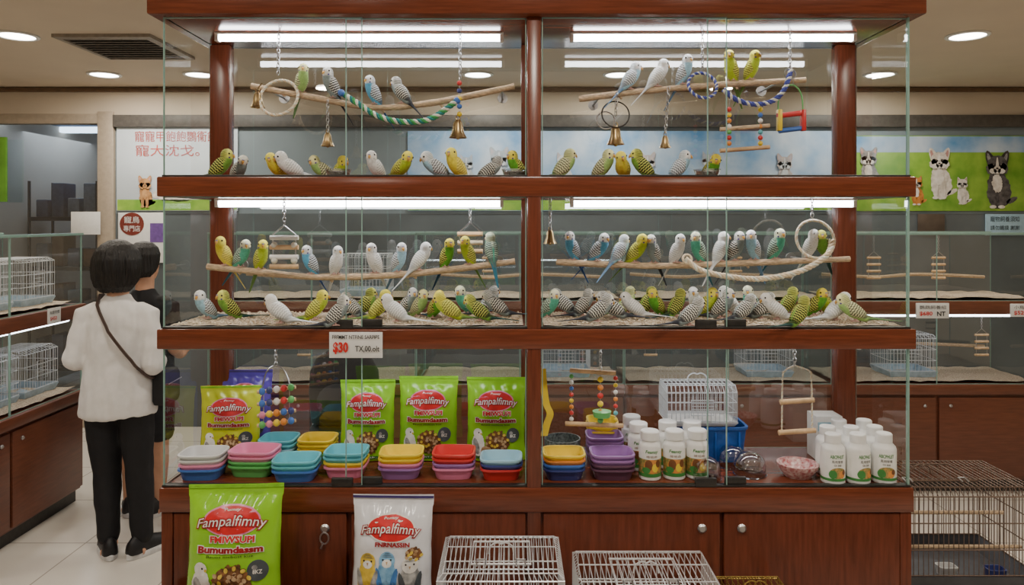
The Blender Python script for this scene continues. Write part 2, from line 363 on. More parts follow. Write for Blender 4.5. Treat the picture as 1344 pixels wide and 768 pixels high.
b=NB();rectpx(b,PF(d,1),197,293,214,318);ob('notice',b,mat('notice_purple',C(110,80,150),.5),po)
po=panelpx('wall_sign','plain white sheet on the wall left of the brown emblem','sign',93,278,131,308,FAR-.08,PAPER)
po=panelpx('wall_notice','pale blue notice sheet under the green pet poster','notice',1294,281,1345,309,d,mat('notice_blue',C(170,205,225),.5,0,.05))
tpx(po,'寵物飼養須知',1300,284,1338,291,d,BLACKM);tpx(po,'請勿觸摸 謝謝',1300,296,1338,302,d,BLACKM)
po=panelpx('wall_notice','brown framed notice on the dark wall beside the cabinet','notice',1205,281,1240,306,d,mat('notice_brown',C(96,84,74),.4,0,.2,6))
# ================= tank counters (rear row, left row)
UW=1.3
def tank_unit(label,loc,rz):
    t=thing('tank_counter',label,'counter',loc,rz,'glass tank counters');h=UW/2-.002
    ob('plinth',box(-h,h,.05,.5,0,.08),DMETAL,t,False)
    ob('base_cabinet',box(-h,h,.02,.5,.08,.62,.004),BWOOD,t,False)
    for s in (-1,1):
        dd=ob('door',box(min(s*.01,s*(h-.01)),max(s*.01,s*(h-.01)),.0,.02,.1,.6,.004),BWOOD,t,False)
        b=NB();lathe(b,[(0,0),(.009,0),(.011,.006),(.006,.012),(0,.013)],(0,0,0),14,M=Matrix.Rotation(pi/2,3,'X').to_4x4());b.transform(Matrix.Translation((s*.08,0,.55)));ob('lock',b,METAL,dd,False)
    ob('counter_board',box(-h,h,-.015,.5,.62,.68,.005),BWOOD,t,False)
    ob('shelf_board',box(-h,h,-.015,.5,1.12,1.2,.005),BWOOD,t,False)
    for z0,z1 in ((.68,1.12),(1.2,1.62)):
        for a in range(2):
            b=NB();rimmed(b,-h+a*h,a*h,.004+a*.008,z0,z1,.004,.006);ob('glass_panel',b,GEDGE,t,False)
        for x in (-h,h-.006):
            b=NB();sheet(b,V((x,.02,z0)),V((0,.47,0)),V((0,0,z1-z0)),V((.005,0,0)));ob('side_glass',b,[GLASS,GEDGE],t,False)
        b=NB();sheet(b,V((-h,.49,z0)),V((2*h,0,0)),V((0,0,z1-z0)));ob('rear_glass',b,[GLASSB,GEDGE],t,False)
    for y in (0,.484):ob('top_rim',box(-h,h,y,y+.012,1.612,1.628,.002),GEDGE,t,False)
    ob('light_strip',box(-h+.04,h-.04,.06,.09,1.095,1.118,.008),STRIP,t,False)
    return t
units=[]
BD=4.6
for i,x in enumerate((-1.25,.05,1.35,2.65)):
    lab=['wooden tank counter behind the cabinet, leftmost of the rear row','wooden tank counter behind the left bay of the cabinet','wooden tank counter behind the right bay of the cabinet','wooden tank counter on the right beneath the green pet poster'][i]
    units.append(tank_unit(lab,(x,BD,0),0) if i==0 else dup(units[0],(x,BD,0),0,lab))
units.append(dup(units[0],(-2.6,3.84,0),pi/2,'wooden tank counter along the left wall beside the standing customer'))
UN=['leftmost rear tank','tank behind the left bay','tank behind the right bay','tank on the right side','tank on the far left']
def bed(loc,rz,label):
    b=NB();n=26;m=10
    bmesh.ops.create_grid(b,x_segments=n,y_segments=m,size=1)
    for v in b.verts:
        v.co.x*=UW/2-.03;v.co.y=v.co.y*.22+.25;v.co.z=.018+.01*noise.noise(v.co*14+V((loc[0],0,0)))
    M=Matrix.Translation(loc)@Matrix.Rotation(rz,4,'Z');b.transform(M)
    tag(ob('gravel_bedding',b,GRAV),label,'gravel',None,'stuff')
def cage(name,label,loc,rz,w,dp,h,wire,tray,sp=.018,r=.0012,tr=.04,group=None,roof=.03,cham=.04,handle=True,door='front',inset=0,cat='cage'):
    t=thing(name,label,cat,loc,rz,group);X=w/2;Y=dp/2
    if tray:
        b=NB();R=lambda k,z:[V((sx*X*k,sy*Y*k,z)) for sx,sy in ((-1,-1),(1,-1),(1,1),(-1,1))]
        loft(b,[R(.93,0),R(1.02,tr*.8),R(1.03,tr),R(1.0,tr),R(.9,.004)]);ob('base_tray',b,tray,t,False,ang=25)
    else:tr=0
    b=NB();n=max(3,int(w/sp));m=max(3,int(dp/sp));xi=X-inset
    for i in range(n+1):
        x=-X+w*i/n;xr=x*xi/X
        tube(b,[(x,-Y,tr),(x,-Y,h),(xr,-Y+cham,h+roof),(xr,Y-cham,h+roof),(x,Y,h),(x,Y,tr)],r,5)
    for i in range(1,m):
        y=-Y+dp*i/m
        for s in (-1,1):tube(b,[(s*X,y,tr),(s*X,y,h),(s*xi,max(min(y,Y-cham),cham-Y),h+roof)],r,5)
    for z in [tr+.003,h]+[tr+(h-tr)*k/3 for k in (1,2)]:
        tube(b,[(-X,-Y,z),(X,-Y,z),(X,Y,z),(-X,Y,z)],r*1.5,5,True)
    for y in (-Y+cham,-Y/3,Y/3,Y-cham):tube(b,[(-xi,y,h+roof),(xi,y,h+roof)],r*1.4,5)
    ob('wire_body',b,wire,t,False)
    b=NB()
    if door=='top':
        z=h+roof+.004;a=w*.24;c=dp*.26
        tube(b,[(-a,-c,z),(a,-c,z),(a,c,z),(-a,c,z)],r*2.2,6,True)
        for k in range(1,8):tube(b,[(-a+2*a*k/8,-c,z),(-a+2*a*k/8,c,z)],r,5)
    else:
        y=-Y-.004;a=w*.16;z0=tr+(h-tr)*.25;z1=tr+(h-tr)*.75
        tube(b,[(-a,y,z0),(a,y,z0),(a,y,z1),(-a,y,z1)],r*1.7,5,True)
        for k in range(1,5):tube(b,[(-a,y,z0+(z1-z0)*k/5),(a,y,z0+(z1-z0)*k/5)],r,5)
    dd=ob('door',b,wire,t,False)
    if door=='top':
        for s in (-1,1):
            b=NB();z=h+roof+.006;x=s*w*.16;tube(b,[(x-.012,-dp*.26-.014,z),(x-.012,-dp*.26+.012,z+.005),(x+.012,-dp*.26+.012,z+.005),(x+.012,-dp*.26-.014,z)],r*2,6);ob('clip',b,METAL,dd,False)
    if handle:
        b=NB();tube(b,smooth_pts([(-.035,0,h+roof),(-.03,0,h+roof+.022),(-.012,0,h+roof+.032),(0,0,h+roof+.028),(.012,0,h+roof+.032),(.03,0,h+roof+.022),(.035,0,h+roof)],4),r*1.7,6);ob('handle',b,wire,t,False)
    return t
BLT=mat('cage_tray_blue',C(165,188,205),.35)
small=None
def ucage(ui,lx,lz,label):
    global small
    u=units[ui];p=WM[u]@V((lx,.26,lz));rz=u.rotation_euler[2]
    if small is None:small=cage('wire_cage',label,p,rz,.3,.26,.25,WIREW,BLT,.022,.0013,.04,'cages in the tanks',.02,.04,False)
    else:dup(small,p,rz,label)
for ui in range(5):
    u=units[ui];rz=u.rotation_euler[2]
    for z,nm in ((.68,'lower'),(1.2,'upper')):bed(WM[u]@V((0,0,z)),rz,'gravel bedding on the %s level of the %s'%(nm,UN[ui]))
for ui,lx,lz in ((4,.42,1.215),(4,.05,1.215),(4,.45,.695),(4,.1,.695),(3,-.08,.695),(1,.3,.695),(0,.3,1.215),(2,.3,.695)):
    ucage(ui,lx,lz,'white wire cage, %s level of the %s, %s'%('upper' if lz>1 else 'lower',UN[ui],'right one' if lx>.25 else 'left one'))
def ladder(label,top,bot,wd,m1,m2,group=None,n=4,chainm=METAL,zt=None):
    t=thing('ladder_toy',label,'bird toy',(top.x,top.y,bot.z),0,group)
    b=NB()
    if zt:chain(b,V((top.x,top.y,zt)),top)
    else:tube(b,[top,top+V((0,0,.03))],.002)
    for s in (-1,1):tube(b,[top,top+V((s*wd*.5,0,-.03)),bot+V((s*wd*.5,0,0))],.0025,6)
    ob('hanger',b,chainm,t)
    for k in range(n):
        z=bot.z+(top.z-.04-bot.z)*k/(n-1) if n>1 else bot.z
        b=NB();tube(b,[(top.x-wd*.62,top.y,z),(top.x+wd*.62,top.y,z)],.008,10,mi=k%2);ob('rung',b,[m1,m2],t)
    return t
for ui,lx,lz in ((3,.12,1.5),(3,-.3,1.5),(3,.4,1.0),(2,.1,1.5),(2,-.45,1.0),(1,-.2,1.5),(0,-.1,1.0)):
    u=units[ui];p=WM[u]@V((lx,.2,lz))
    ladder('wooden ladder toy, %s level of the %s, %s'%('upper' if lz>1.2 else 'lower',UN[ui],'left' if lx<0 else ('middle' if lx<.3 else 'right')),p,p-V((0,0,.17)),.07,LWOOD,LWOOD,'ladder toys in the tanks',4,zt=1.6 if lz>1.2 else 1.12)
for ui in range(4):
    for z,nm in ((.86,'lower'),(1.33,'upper')):
        u=units[ui];b=NB();p=[WM[u]@V((lx,.41,z+.01*sin(lx*9))) for lx in (-.55,-.2,.1,.55)]
        tube(b,smooth_pts(p),.011,8);tag(ob('wooden_perch',b,BRANCH),'bare wooden perch across the %s level of the %s'%(nm,UN[ui]),'perch',None)
def tagcard(label,x0,y0,x1,y1,d,lines,rz=0):
    t=panelpx('price_tag',label,'price tag',x0,y0,x1,y1,d,PAPER)
    for s,a,b_,c,e,m in lines:tpx(t,s,a,b_,c,e,d-.001,m)
    return t
t=tagcard('white price tag on the shelf of the right rear tank',1203,398,1246,418,4.573,[('鸚鵡飼養組',1207,401,1242,406,BLACKM),('$680',1207,409,1224,415,REDT),('NT',1230,409,1241,415,BLACKM)])
t=tagcard('white price tag at the right edge of the picture',1327,399,1365,416,4.573,[('小鳥籠組',1331,401,1358,406,BLACKM),('$520',1331,408,1348,414,REDT)])
t=thing('price_tag','white price tag on the shelf of the left wall tank','price tag',(-2.582,4.17,1.125),pi/2)
ob('card',box(-.06,.06,0,.003,0,.085,.001),PAPER,t,False)
b=NB();fl=lambda x,z:V((x,-.002,z));text(b,'鳥籠特價',fl,.09,.02,0,.06);text(b,'$450',fl,.06,.025,-.01,.025,mi=1);ob('lettering',b,[BLACKM,REDT],t,False)
# bag shape on a stool, added in place of a dark reflection
sx,sy=W(452,0,3.5).x,3.5
t=thing('stool','tall dark stool behind the cabinet under the dark bag','stool',(sx,sy,0))
b=NB();lathe(b,[(0,.7),(.15,.7),(.16,.71),(.16,.725),(.15,.74),(0,.74)],(0,0,0),28);ob('seat',b,DMETAL,t,False)
for k in range(4):
    a=pi/4+k*pi/2;b=NB();tube(b,[(.11*cos(a),.11*sin(a),.705),(.17*cos(a),.17*sin(a),0)],.012,8);ob('leg',b,DMETAL,t,False)
TEE=mat('black_cloth',C(24,24,27),.8,0,.1,30)
t=thing('backpack','dark bag seen through the glass of the lower left compartment','bag',(sx,sy,.741))
b=NB();rings=[]
for z,a,c in ((0,.13,.07),(.012,.15,.085),(.15,.165,.1),(.25,.16,.085),(.31,.13,.06),(.35,.07,.03),(.355,.02,.01)):rings.append([V((a*cos(2*pi*k/28)*(1+.05*sin(4*pi*k/28)),c*sin(2*pi*k/28),z)) for k in range(28)])
loft(b,rings);noised(b,.006,14);ob('bag_body',b,TEE,t,False,ang=60)
b=NB();tube(b,smooth_pts([(-.04,0,.34),(-.03,0,.385),(.03,0,.385),(.04,0,.34)],5),.008,8);ob('handle',b,TEE,t,False)
b=NB();ball(b,(0,-.085,.12),.11,.035,.09,16);ob('front_pocket',b,mat('grey_cloth',C(44,44,50),.8),t,False)
# ================= main display cabinet
D0=2.256;D1=2.66
XL,XR=W(212,0,D0).x,W(1196,0,D0).x;CX0,CX1=W(692,0,D0).x,W(710,0,D0).x
ZT=2.323;S1=(1.774,1.835);S2=(1.309,1.37);S3=(.812,.886)
cab=thing('display_cabinet','large reddish brown wooden bird cabinet with three glazed tiers','cabinet',((XL+XR)/2,(D0+D1)/2,0))
b=NB();bx(b,XL-.03,XR+.03,D0-.035,D1+.02,ZT,2.5,.006);ob('cornice',b,WOOD,cab)
for z0,z1 in (S1,S2):ob('shelf_board',box(XL-.012,XR+.012,D0-.008,D1,z0,z1,.004),WOOD,cab)
ob('lower_board',box(XL-.005,XR+.005,D0-.008,D1,S3[0],S3[1],.004),WOOD,cab)
ob('base_cabinet',box(XL,XR,D0+.014,D1,.08,S3[0],.003),WOODD,cab)
ob('plinth',box(XL+.02,XR-.02,D0+.05,D1-.02,0,.08),DMETAL,cab)
ob('centre_post',box(CX0,CX1,D0-.004,D0+.05,.08,ZT,.003),WOODP,cab)
for a in (XL,(CX0+CX1)/2-.035,XR-.07):
    for z0,z1 in ((S3[1],S2[0]),(S2[1],S1[0]),(S1[1],ZT)):ob('rear_post',box(a,a+.07,D1-.05,D1,z0,z1,.003),WOODP,cab)
for x0,x1 in ((XL,XL+.035),(XR-.035,XR)):ob('base_stile',box(x0,x1,D0-.003,D0+.02,.08,S3[0],.003),WOODP,cab)
dx=[W(p,0,D0).x for p in (228,455,461,690,713,945,950,1181)]
for i in range(4):
    dr=ob('door',box(dx[2*i],dx[2*i+1],D0-.002,D0+.016,.1,S3[0]-.004,.004),WOODD,cab)
    lx=W((427,490,921,973)[i],0,D0).x;lz=W(0,693,D0).z
    b=NB();RX=Matrix.Rotation(pi/2,4,'X');lathe(b,[(0,0),(.013,0),(.014,.004),(.009,.009),(0,.009)],(0,0,0),18,M=RX);b.transform(Matrix.Translation((lx,D0-.002,lz)));ob('lock',b,METAL,dr)
    if i==0:
        b=NB();tube(b,[(lx+.013*cos(a*pi/8),D0-.012,lz-.027+.017*sin(a*pi/8)) for a in range(16)],.0028,6,True);tube(b,[(lx-.004,D0-.012,lz-.04),(lx-.01,D0-.012,lz-.058)],.004,6);ob('ring_pull',b,METAL,dr)
tiers=[(S1[1],ZT),(S2[1],S1[0]),(S3[1],S2[0])]
bays=[(XL,CX0,W(452,0,D0).x,W(475,0,D0).x),(CX1,XR,W(930,0,D0).x,W(955,0,D0).x)]
for z0,z1 in tiers:
    for a,c,m0,m1 in bays:
        for x0,x1,y in ((a+.003,m1,D0+.004),(m0,c-.003,D0+.014)):
            b=NB();rimmed(b,x0,x1,y,z0,z1,.0028,.006);gp=ob('front_glass',b,GEDGE,cab)
            if z0<1.5:
                hx=m0-.005 if x0<m0-.1 else m1+.03
                ob('glass_lock',box(hx-.035,hx+.03,y-.006,y+.008,z0,z0+.028,.002),DMETAL,gp)
        b=NB();sheet(b,V((a,D1-.006,z0)),V((c-a,0,0)),V((0,0,z1-z0)));ob('rear_glass',b,[GLASSB,GEDGE],cab)
        ob('glass_track',box(a,c,D0+.001,D0+.024,z0,z0+.006,.001),DMETAL,cab)
    for x in (XL+.002,XR-.008):
        b=NB();sheet(b,V((x,D0+.006,z0)),V((0,D1-D0-.056,0)),V((0,0,z1-z0)),V((.006,0,0)));ob('side_glass',b,[GLASS,GEDGE],cab)
LN=['upper','middle','lower']
for i,(z0,z1) in enumerate(tiers):
    for j,(p0,p1) in enumerate(((288,656),(753,1118))):
        a=W(p0,0,2.45).x;c=W(p1,0,2.45).x;z=z1-.017;y=2.45 if i<2 else 2.42
        t=thing('fluorescent_light','%s tube light at the top of the %s %s compartment'%('bright' if i<2 else 'hidden',LN[i],('left','right')[j]),'light',((a+c)/2,y,z1),0,'cabinet tube lights')
        ob('housing',box(a-.012,c+.012,y-.016,y+.016,z1-.007,z1,.002),WHITE,t)
        b=NB();tube(b,[(a,y,z),(c,y,z)],.011,12);ob('tube',b,TUBE if i<2 else STRIP2,t)
        for e in (a-.012,c):ob('end_cap',box(e,e+.012,y-.013,y+.013,z1-.029,z1-.006,.002),WPL,t)
for j,(a,c,_,_) in enumerate(bays):
    b=NB();bmesh.ops.create_grid(b,x_segments=60,y_segments=22,size=1)
    ax=a+.01 if j else a+.012;cx=c-.012
    for v in b.verts:
        v.co.x=(ax+cx)/2+v.co.x*(cx-ax)/2;v.co.y=(D0+.03+D1-.055)/2+v.co.y*(D1-.055-D0-.03)/2;v.co.z=S2[1]+.007+.004*noise.noise(v.co*25)
    n0=len(b.faces)
    for k in range(1500):
        x=rnd.uniform(ax+.01,cx-.01);y=rnd.uniform(D0+.035,D1-.06)
        r=rnd.uniform(.0025,.0055);bmesh.ops.create_icosphere(b,subdivisions=1,radius=r,matrix=Matrix.Translation((x,y,S2[1]+.009+r*.3))@Matrix.Rotation(rnd.random()*3,4,'Z')@Matrix.Diagonal((1,.7,.6,1)))
    setmi(b,n0,1)
    tag(ob('gravel_bedding',b,[GRAV,PEB],ang=60),'pale gravel covering the middle %s shelf'%('left','right')[j],'gravel',None,'stuff')
t=thing('price_tag','white price card with red price on the middle shelf edge','price tag',(W(467,0,D0).x,D0-.012,W(0,470,D0).z))
y=D0-.012;a=W(432,470,y);c=W(502,436,y);ob('card',box(a.x,c.x,y,y+.003,a.z,c.z,.001),PAPER,t)
for s,x0,y0,x1,y1,m in (('PPFMMT NTFINE SARPIPE',436,440,498,445,BLACKM),('$30',437,449,457,465,REDT),('TX,00.olt',466,454,498,463,BLACKM)):tpx(t,s,x0,y0,x1,y1,y-.001,m,bold=.04 if m is REDT else .012)
# ================= perches
PD=2.46
PER={'TL':[(330,110),(400,123),(490,138),(560,133),(620,122),(675,110)],'TR':[(760,127),(850,116),(950,108),(1057,102)],'ML':[(272,347),(340,354),(420,361),(520,358),(600,350),(676,340)],'MR':[(730,341),(850,346),(960,343),(1115,337)]}
PLAB={'TL':'upper left','TR':'upper right','ML':'middle left','MR':'middle right'}
PPT={}
for k,P in PER.items():
    pts=smooth_pts([W(px,py+3,PD) for px,py in P],8);PPT[k]=pts
    t=thing('branch_perch','long natural wooden branch perch in the %s compartment'%PLAB[k],'perch',pts[len(pts)//2],0,'branch perches')
    rs=[.0105+.0022*noise.noise(V((i*.4,len(P),PD*3))) for i in range(len(pts))]
    b=NB();tube(b,pts,rs,10)
    for q in (5,17,26):
        if q<len(pts)-2:tube(b,[pts[q],pts[q]+V((.012,.004,-.016))],[.006,.004],8)
    ob('branch',b,BRANCH,t)
    for q in (3,len(pts)-4):
        b=NB();tube(b,[pts[q],V((pts[q].x,D1-.012,pts[q].z))],.004,8);tube(b,[V((pts[q].x,D1-.013,pts[q].z)),V((pts[q].x,D1-.007,pts[q].z))],.018,16);ob('mounting_bolt',b,METAL,t)
def perch_at(k,px):
    x=(px-672)*PD/F;pts=PPT[k]
    for a,c in zip(pts,pts[1:]):
        if a.x<=x<=c.x:
            q=a.lerp(c,(x-a.x)/(c.x-a.x));return q+V((0,0,.0105))
    return (pts[0] if x<pts[0].x else pts[-1])+V((0,0,.0105))
# ================= budgerigars
def bird_geo(theta,tail,head,turn):
    cm=.01;th=rad(theta);f=V((cos(th),0,sin(th)));tt=rad(tail);tv=V((cos(tt),0,sin(tt)));hh=rad(head);h=V((cos(hh),0,sin(hh)))
    B=V((-.3,0,2.75 if tail>15 else 2.6));Vt=B-f*2.7;N=B+f*3.3
    P=[(Vt-tv*9.4,.22,.1),(Vt-tv*6.0,.52,.15),(Vt-tv*2.9,.7,.32),(Vt-tv*.9,.92,.74),(Vt,1.2,1.14),(B-f*1.3,1.6,1.62),(B+f*.3,1.9,1.96),(B+f*1.9,1.86,2.0),(N,1.62,1.74),(N+h*.9,1.52,1.66),(N+h*1.75,1.58,1.72),(N+h*2.6,1.36,1.46),(N+h*3.2,.84,.9),(N+h*3.48,.14,.14)]
    def at(p):
        p=max(0,min(len(P)-1.0001,p));i=int(p);t=p-i
        g=lambda j:P[max(0,min(len(P)-1,j))]
        def cr(a,b,c,d):return .5*((2*b)+(c-a)*t+(2*a-5*b+4*c-d)*t*t+(3*b-a-3*c+d)*t**3)
        A=[g(i+j) for j in (-1,0,1,2)]
        return cr(*[q[0] for q in A]),max(.05,cr(*[q[1] for q in A])),max(.05,cr(*[q[2] for q in A]))
    def frame(p):
        a=at(p-.05)[0];b=at(p+.05)[0];t=(b-a).normalized();return V((-t.z,0,t.x))
    HM=Matrix.Translation(N)@Matrix.Rotation(rad(turn),4,h)@Matrix.Translation(-N)
    hw=lambda p:max(0,min(1,(p-7.6)/1.2))
    def HT(co,p):
        k=hw(p);return co.lerp(HM@co,k) if k<1 else HM@co
    seg=20;rows=[];attr=[]
    n=52
    for i in range(n+1):
        p=13*i/n;c,w,t=at(p);nv=frame(p);row=[]
        for k in range(seg):
            a=2*pi*k/seg;fl=1+(.035*noise.noise(V((cos(a)*2.2,sin(a)*2.2,p*2.0))) if 3.5<p<8.5 else 0)
            co=c+nv*(cos(a)*t*fl)+V((0,sin(a)*w*fl,0));row.append(HT(co,p)*cm)
            hd=max(0,min(1,(p-8.5)/.7));front=max(0,min(1,(.3-cos(a))/.4))
            if p>12:front=max(front,(p-12)/.7)
            back=max(0,min(1,(cos(a)+.25)/.35))
            attr.append((hd*min(1,front),back*max(0,min(1,(p-6)/1)),max(0,min(1,(3.4-p)/.6)),p/13))
        rows.append(row)
    bm=NB();loft(bm,rows);body=bm
    wings=[]
    for s in (1,-1):
        b=NB();nu,nv_=22,10;G=[];wa=[]
        for i in range(nu+1):
            u=i/nu;p=8.1-6.0*u;c,w,t=at(p);fr=frame(p)
            ww=1.7*(1-u)+.52*u
            if u>.5:w=max(w,ww);t=max(t,.45+1.0*(1-u))
            f0=rad(12*(1-u)+5*u);f1=rad((66+80*(u/.3) if u<.3 else 146-114*((u-.3)/.7)**1.2))
            for j in range(nv_+1):
                v=j/nv_;a=f0+(f1-f0)*v;k=(1.01+.1*sin(pi*min(1,v*1.0))**.6)*(1 if 0<u<1 else .95)
                if v==0 or v==1:k=.99
                if u<.08:k-= .06*(1-u/.08)
                co=c+fr*(cos(a)*t*k)+V((0,s*sin(a)*w*k,0));G.append(b.verts.new(HT(co,min(p,7.6))*cm));wa.append((u,v,0,1))
        for i in range(nu):
            for j in range(nv_):
                q=i*(nv_+1)+j;b.faces.new((G[q],G[q+1],G[q+nv_+2],G[q+nv_+1]))
        wings.append((b,wa))
    HC=N+h*1.8;fd=V((sin(hh),0,-cos(hh)))
    bk=NB();seq=[]
    for q,(a,dn,w,t) in enumerate(((1.35,.05,.48,.52),(1.82,-.02,.4,.43),(2.1,-.3,.27,.27),(2.15,-.62,.12,.12),(2.08,-.78,.03,.03))):
        c=HC+fd*a+h*dn
        ang=[0,.25,.9,1.4,1.5][q];up=(h*cos(ang)+fd*sin(ang))
        seq.append([(HM@(c+up*(t*cos(2*pi*k/10))+V((0,w*sin(2*pi*k/10),0))))*cm for k in range(10)])
    loft(bk,seq)
    for s in (-1,1):ball(bk,(HM@(HC+fd*1.64+h*.5+V((0,s*.17,0))))*cm,.0024,.0024,.0022,8,1)
    eyes=[]
    for s in (-1,1):
        b=NB();ball(b,(HM@(HC+fd*.8+h*.3+V((0,s*1.36,0))))*cm,.0027,.002,.0027,8);eyes.append(b)
    cheeks=[]
    for s in (-1,1):
        b=NB();ball(b,(HM@(HC+fd*.95-h*.75+V((0,s*1.12,0))))*cm,.0034,.0026,.0026,8);cheeks.append(b)
    feet=[]
    for s in (-1,1):
        b=NB();y=.72*s;k=B-f*1.2
        tube(b,[V((k.x+.2,y,max(1.2,k.z-1.2)))*cm,V((.1,y*1.05,.55))*cm,V((0,y*1.1,.12))*cm],[.0028,.0018,.0016],7)
        for ax,ay in ((1.1,.35),(1.1,-.3),(-.9,.35),(-.8,-.35)):
            tube(b,[V((0,y*1.1,.14))*cm,V((ax*.55,y*1.1+ay*.6,.2))*cm,V((ax,y*1.1+ay,.05))*cm],[.0016,.0014,.0008],6)
        feet.append(b)
    return body,attr,wings,bk,eyes,feet,cheeks
def bodymat(name,belly,face,dark,tail,bar):
    m,n,l=newmat(name);b=n['Principled BSDF'];at=n.new('ShaderNodeAttribute');at.attribute_name='mask';sp=n.new('ShaderNodeSeparateColor');l.new(at.outputs['Color'],sp.inputs[0])
    tc=n.new('ShaderNodeTexCoord');nz=n.new('ShaderNodeTexNoise');nz.inputs['Scale'].default_value=190;nz.inputs['Detail'].default_value=5;l.new(tc.outputs['Object'],nz.inputs['Vector'])
    be=mixc(n,l,nz.outputs[0],tuple(x*.6 for x in belly[:3])+(1,),tuple(min(1,x*1.3) for x in belly[:3])+(1,))
    fc=mixc(n,l,nz.outputs[0],tuple(x*.8 for x in face[:3])+(1,),tuple(min(1,x*1.15) for x in face[:3])+(1,))
    c=mixc(n,l,sp.outputs[0],be,fc)
    wob=mth(n,l,'MULTIPLY_ADD',nz.outputs[0],1.3,mth(n,l,'MULTIPLY',at.outputs['Alpha'],165))
    s=mth(n,l,'MULTIPLY_ADD',mth(n,l,'SINE',wob),.6,.55)
    cl=n.new('ShaderNodeClamp');l.new(s,cl.inputs[0])
    base=mixc(n,l,mth(n,l,'MULTIPLY',sp.outputs[1],.75),c,face)
    c=mixc(n,l,mth(n,l,'MULTIPLY',mth(n,l,'MULTIPLY',cl.outputs[0],sp.outputs[1]),bar),base,dark)
    c=mixc(n,l,sp.outputs[2],c,tail);l.new(c,b.inputs['Base Color']);b.inputs['Roughness'].default_value=.9;b.inputs['Specular IOR Level'].default_value=.15
    b.inputs['Sheen Weight'].default_value=.15
    bp=n.new('ShaderNodeBump');bp.inputs['Strength'].default_value=.6;bp.inputs['Distance'].default_value=.002;l.new(nz.outputs[0],bp.inputs['Height']);l.new(bp.outputs[0],b.inputs['Normal'])
    return m
def wingmat(name,lite,dark,bar,tip):
    m,n,l=newmat(name);b=n['Principled BSDF'];at=n.new('ShaderNodeAttribute');at.attribute_name='mask';sp=n.new('ShaderNodeSeparateColor');l.new(at.outputs['Color'],sp.inputs[0])
    tc=n.new('ShaderNodeTexCoord');nz=n.new('ShaderNodeTexNoise');nz.inputs['Scale'].default_value=130;l.new(tc.outputs['Object'],nz.inputs['Vector'])
    u,v=sp.outputs[0],sp.outputs[1]
    zig=mth(n,l,'MULTIPLY_ADD',nz.outputs[0],1.5,mth(n,l,'MULTIPLY',mth(n,l,'SINE',mth(n,l,'MULTIPLY',v,28)),.8))
    s=mth(n,l,'MULTIPLY_ADD',mth(n,l,'SINE',mth(n,l,'ADD',mth(n,l,'MULTIPLY',u,92),zig)),.75,.62)
    s2=mth(n,l,'MULTIPLY_ADD',mth(n,l,'SINE',mth(n,l,'MULTIPLY',v,40)),.6,.65)
    mr=n.new('ShaderNodeMapRange');mr.inputs[1].default_value=.52;mr.inputs[2].default_value=.66;l.new(u,mr.inputs[0])
    mx=n.new('ShaderNodeMix');l.new(mr.outputs[0],mx.inputs[0]);l.new(s,mx.inputs[2]);l.new(s2,mx.inputs[3])
    cl=n.new('ShaderNodeClamp');l.new(mx.outputs[0],cl.inputs[0])
    lt=mixc(n,l,mr.outputs[0],lite,tip)
    c=mixc(n,l,mth(n,l,'MULTIPLY',cl.outputs[0],bar),lt,dark);l.new(c,b.inputs['Base Color']);b.inputs['Roughness'].default_value=.85;b.inputs['Specular IOR Level'].default_value=.15
    return m
DK=C(38,36,38)
BC={ # belly, face, dark, tail, nape bar, wing light, wing bar, wing tip, words
'gr':(C(98,168,52),C(238,222,84),DK,C(36,74,104),.85,C(204,206,96),.92,C(112,132,64),'green budgie with a yellow face'),
'yg':(C(178,200,62),C(244,230,94),C(72,76,44),C(105,140,72),.5,C(220,220,104),.8,C(178,184,88),'yellow-green budgie'),
'ye':(C(242,216,76),C(248,231,98),C(120,110,55),C(228,208,115),.2,C(243,227,112),.5,C(222,210,132),'bright yellow budgie'),
'bl':(C(98,172,212),C(242,244,242),DK,C(48,84,145),.65,C(216,224,230),.85,C(128,156,186),'sky blue budgie with a white face'),
'wh':(C(234,236,234),C(247,247,242),C(112,118,125),C(216,222,226),.3,C(238,239,236),.45,C(216,220,222),'white budgie'),
'gy':(C(140,154,155),C(239,239,231),DK,C(52,56,66),.9,C(220,220,210),.98,C(98,100,103),'grey budgie with dark barred wings'),
'pb':(C(164,206,228),C(245,247,245),C(70,76,87),C(114,150,188),.55,C(225,230,233),.82,C(176,190,202),'pale blue and white budgie'),
'dg':(C(160,198,118),C(239,237,176),C(64,70,58),C(105,138,92),.6,C(225,226,180),.85,C(162,172,128),'pale green budgie'),
'go':(C(116,162,66),C(222,223,108),C(36,40,31),C(36,70,68),.92,C(192,198,98),1,C(86,104,54),'dark green barred budgie'),
'tq':(C(96,188,160),C(242,244,210),C(48,58,62),C(48,104,124),.6,C(190,214,194),.85,C(118,154,144),'turquoise green budgie'),
}
BM={k:(bodymat('plumage_'+k,v[0],v[1],v[2],v[3],v[4]),wingmat('wing_'+k,v[5],v[2],v[6],v[7])) for k,v in BC.items()}
BEAK=mat('beak_horn',C(222,172,88),.4);CERE=mat('cere_blue',C(140,140,185),.5);EYE_M=mat('eye_black',C(12,12,14),.1);FOOT=mat('foot_pink',C(200,160,150),.6)
CHK={k:mat('cheek_'+k,c,.9) for k,c in (('violet',C(90,80,160)),('pale',C(215,220,228)))}
POSE={'U':(64,58,84),'M':(50,46,78),'G':(34,4,66),'H':(48,3,80)}
BG={}
def tomesh(bm,mats,attr=None):
    bmesh.ops.recalc_face_normals(bm,faces=bm.faces);me=bpy.data.meshes.new('bird_part');bm.to_mesh(me);bm.free();finish(me,60)
    if attr:
        ca=me.color_attributes.new('mask','FLOAT_COLOR','POINT')
        for i,a in enumerate(attr):ca.data[i].color=a
    for m in mats:me.materials.append(m)
    return me
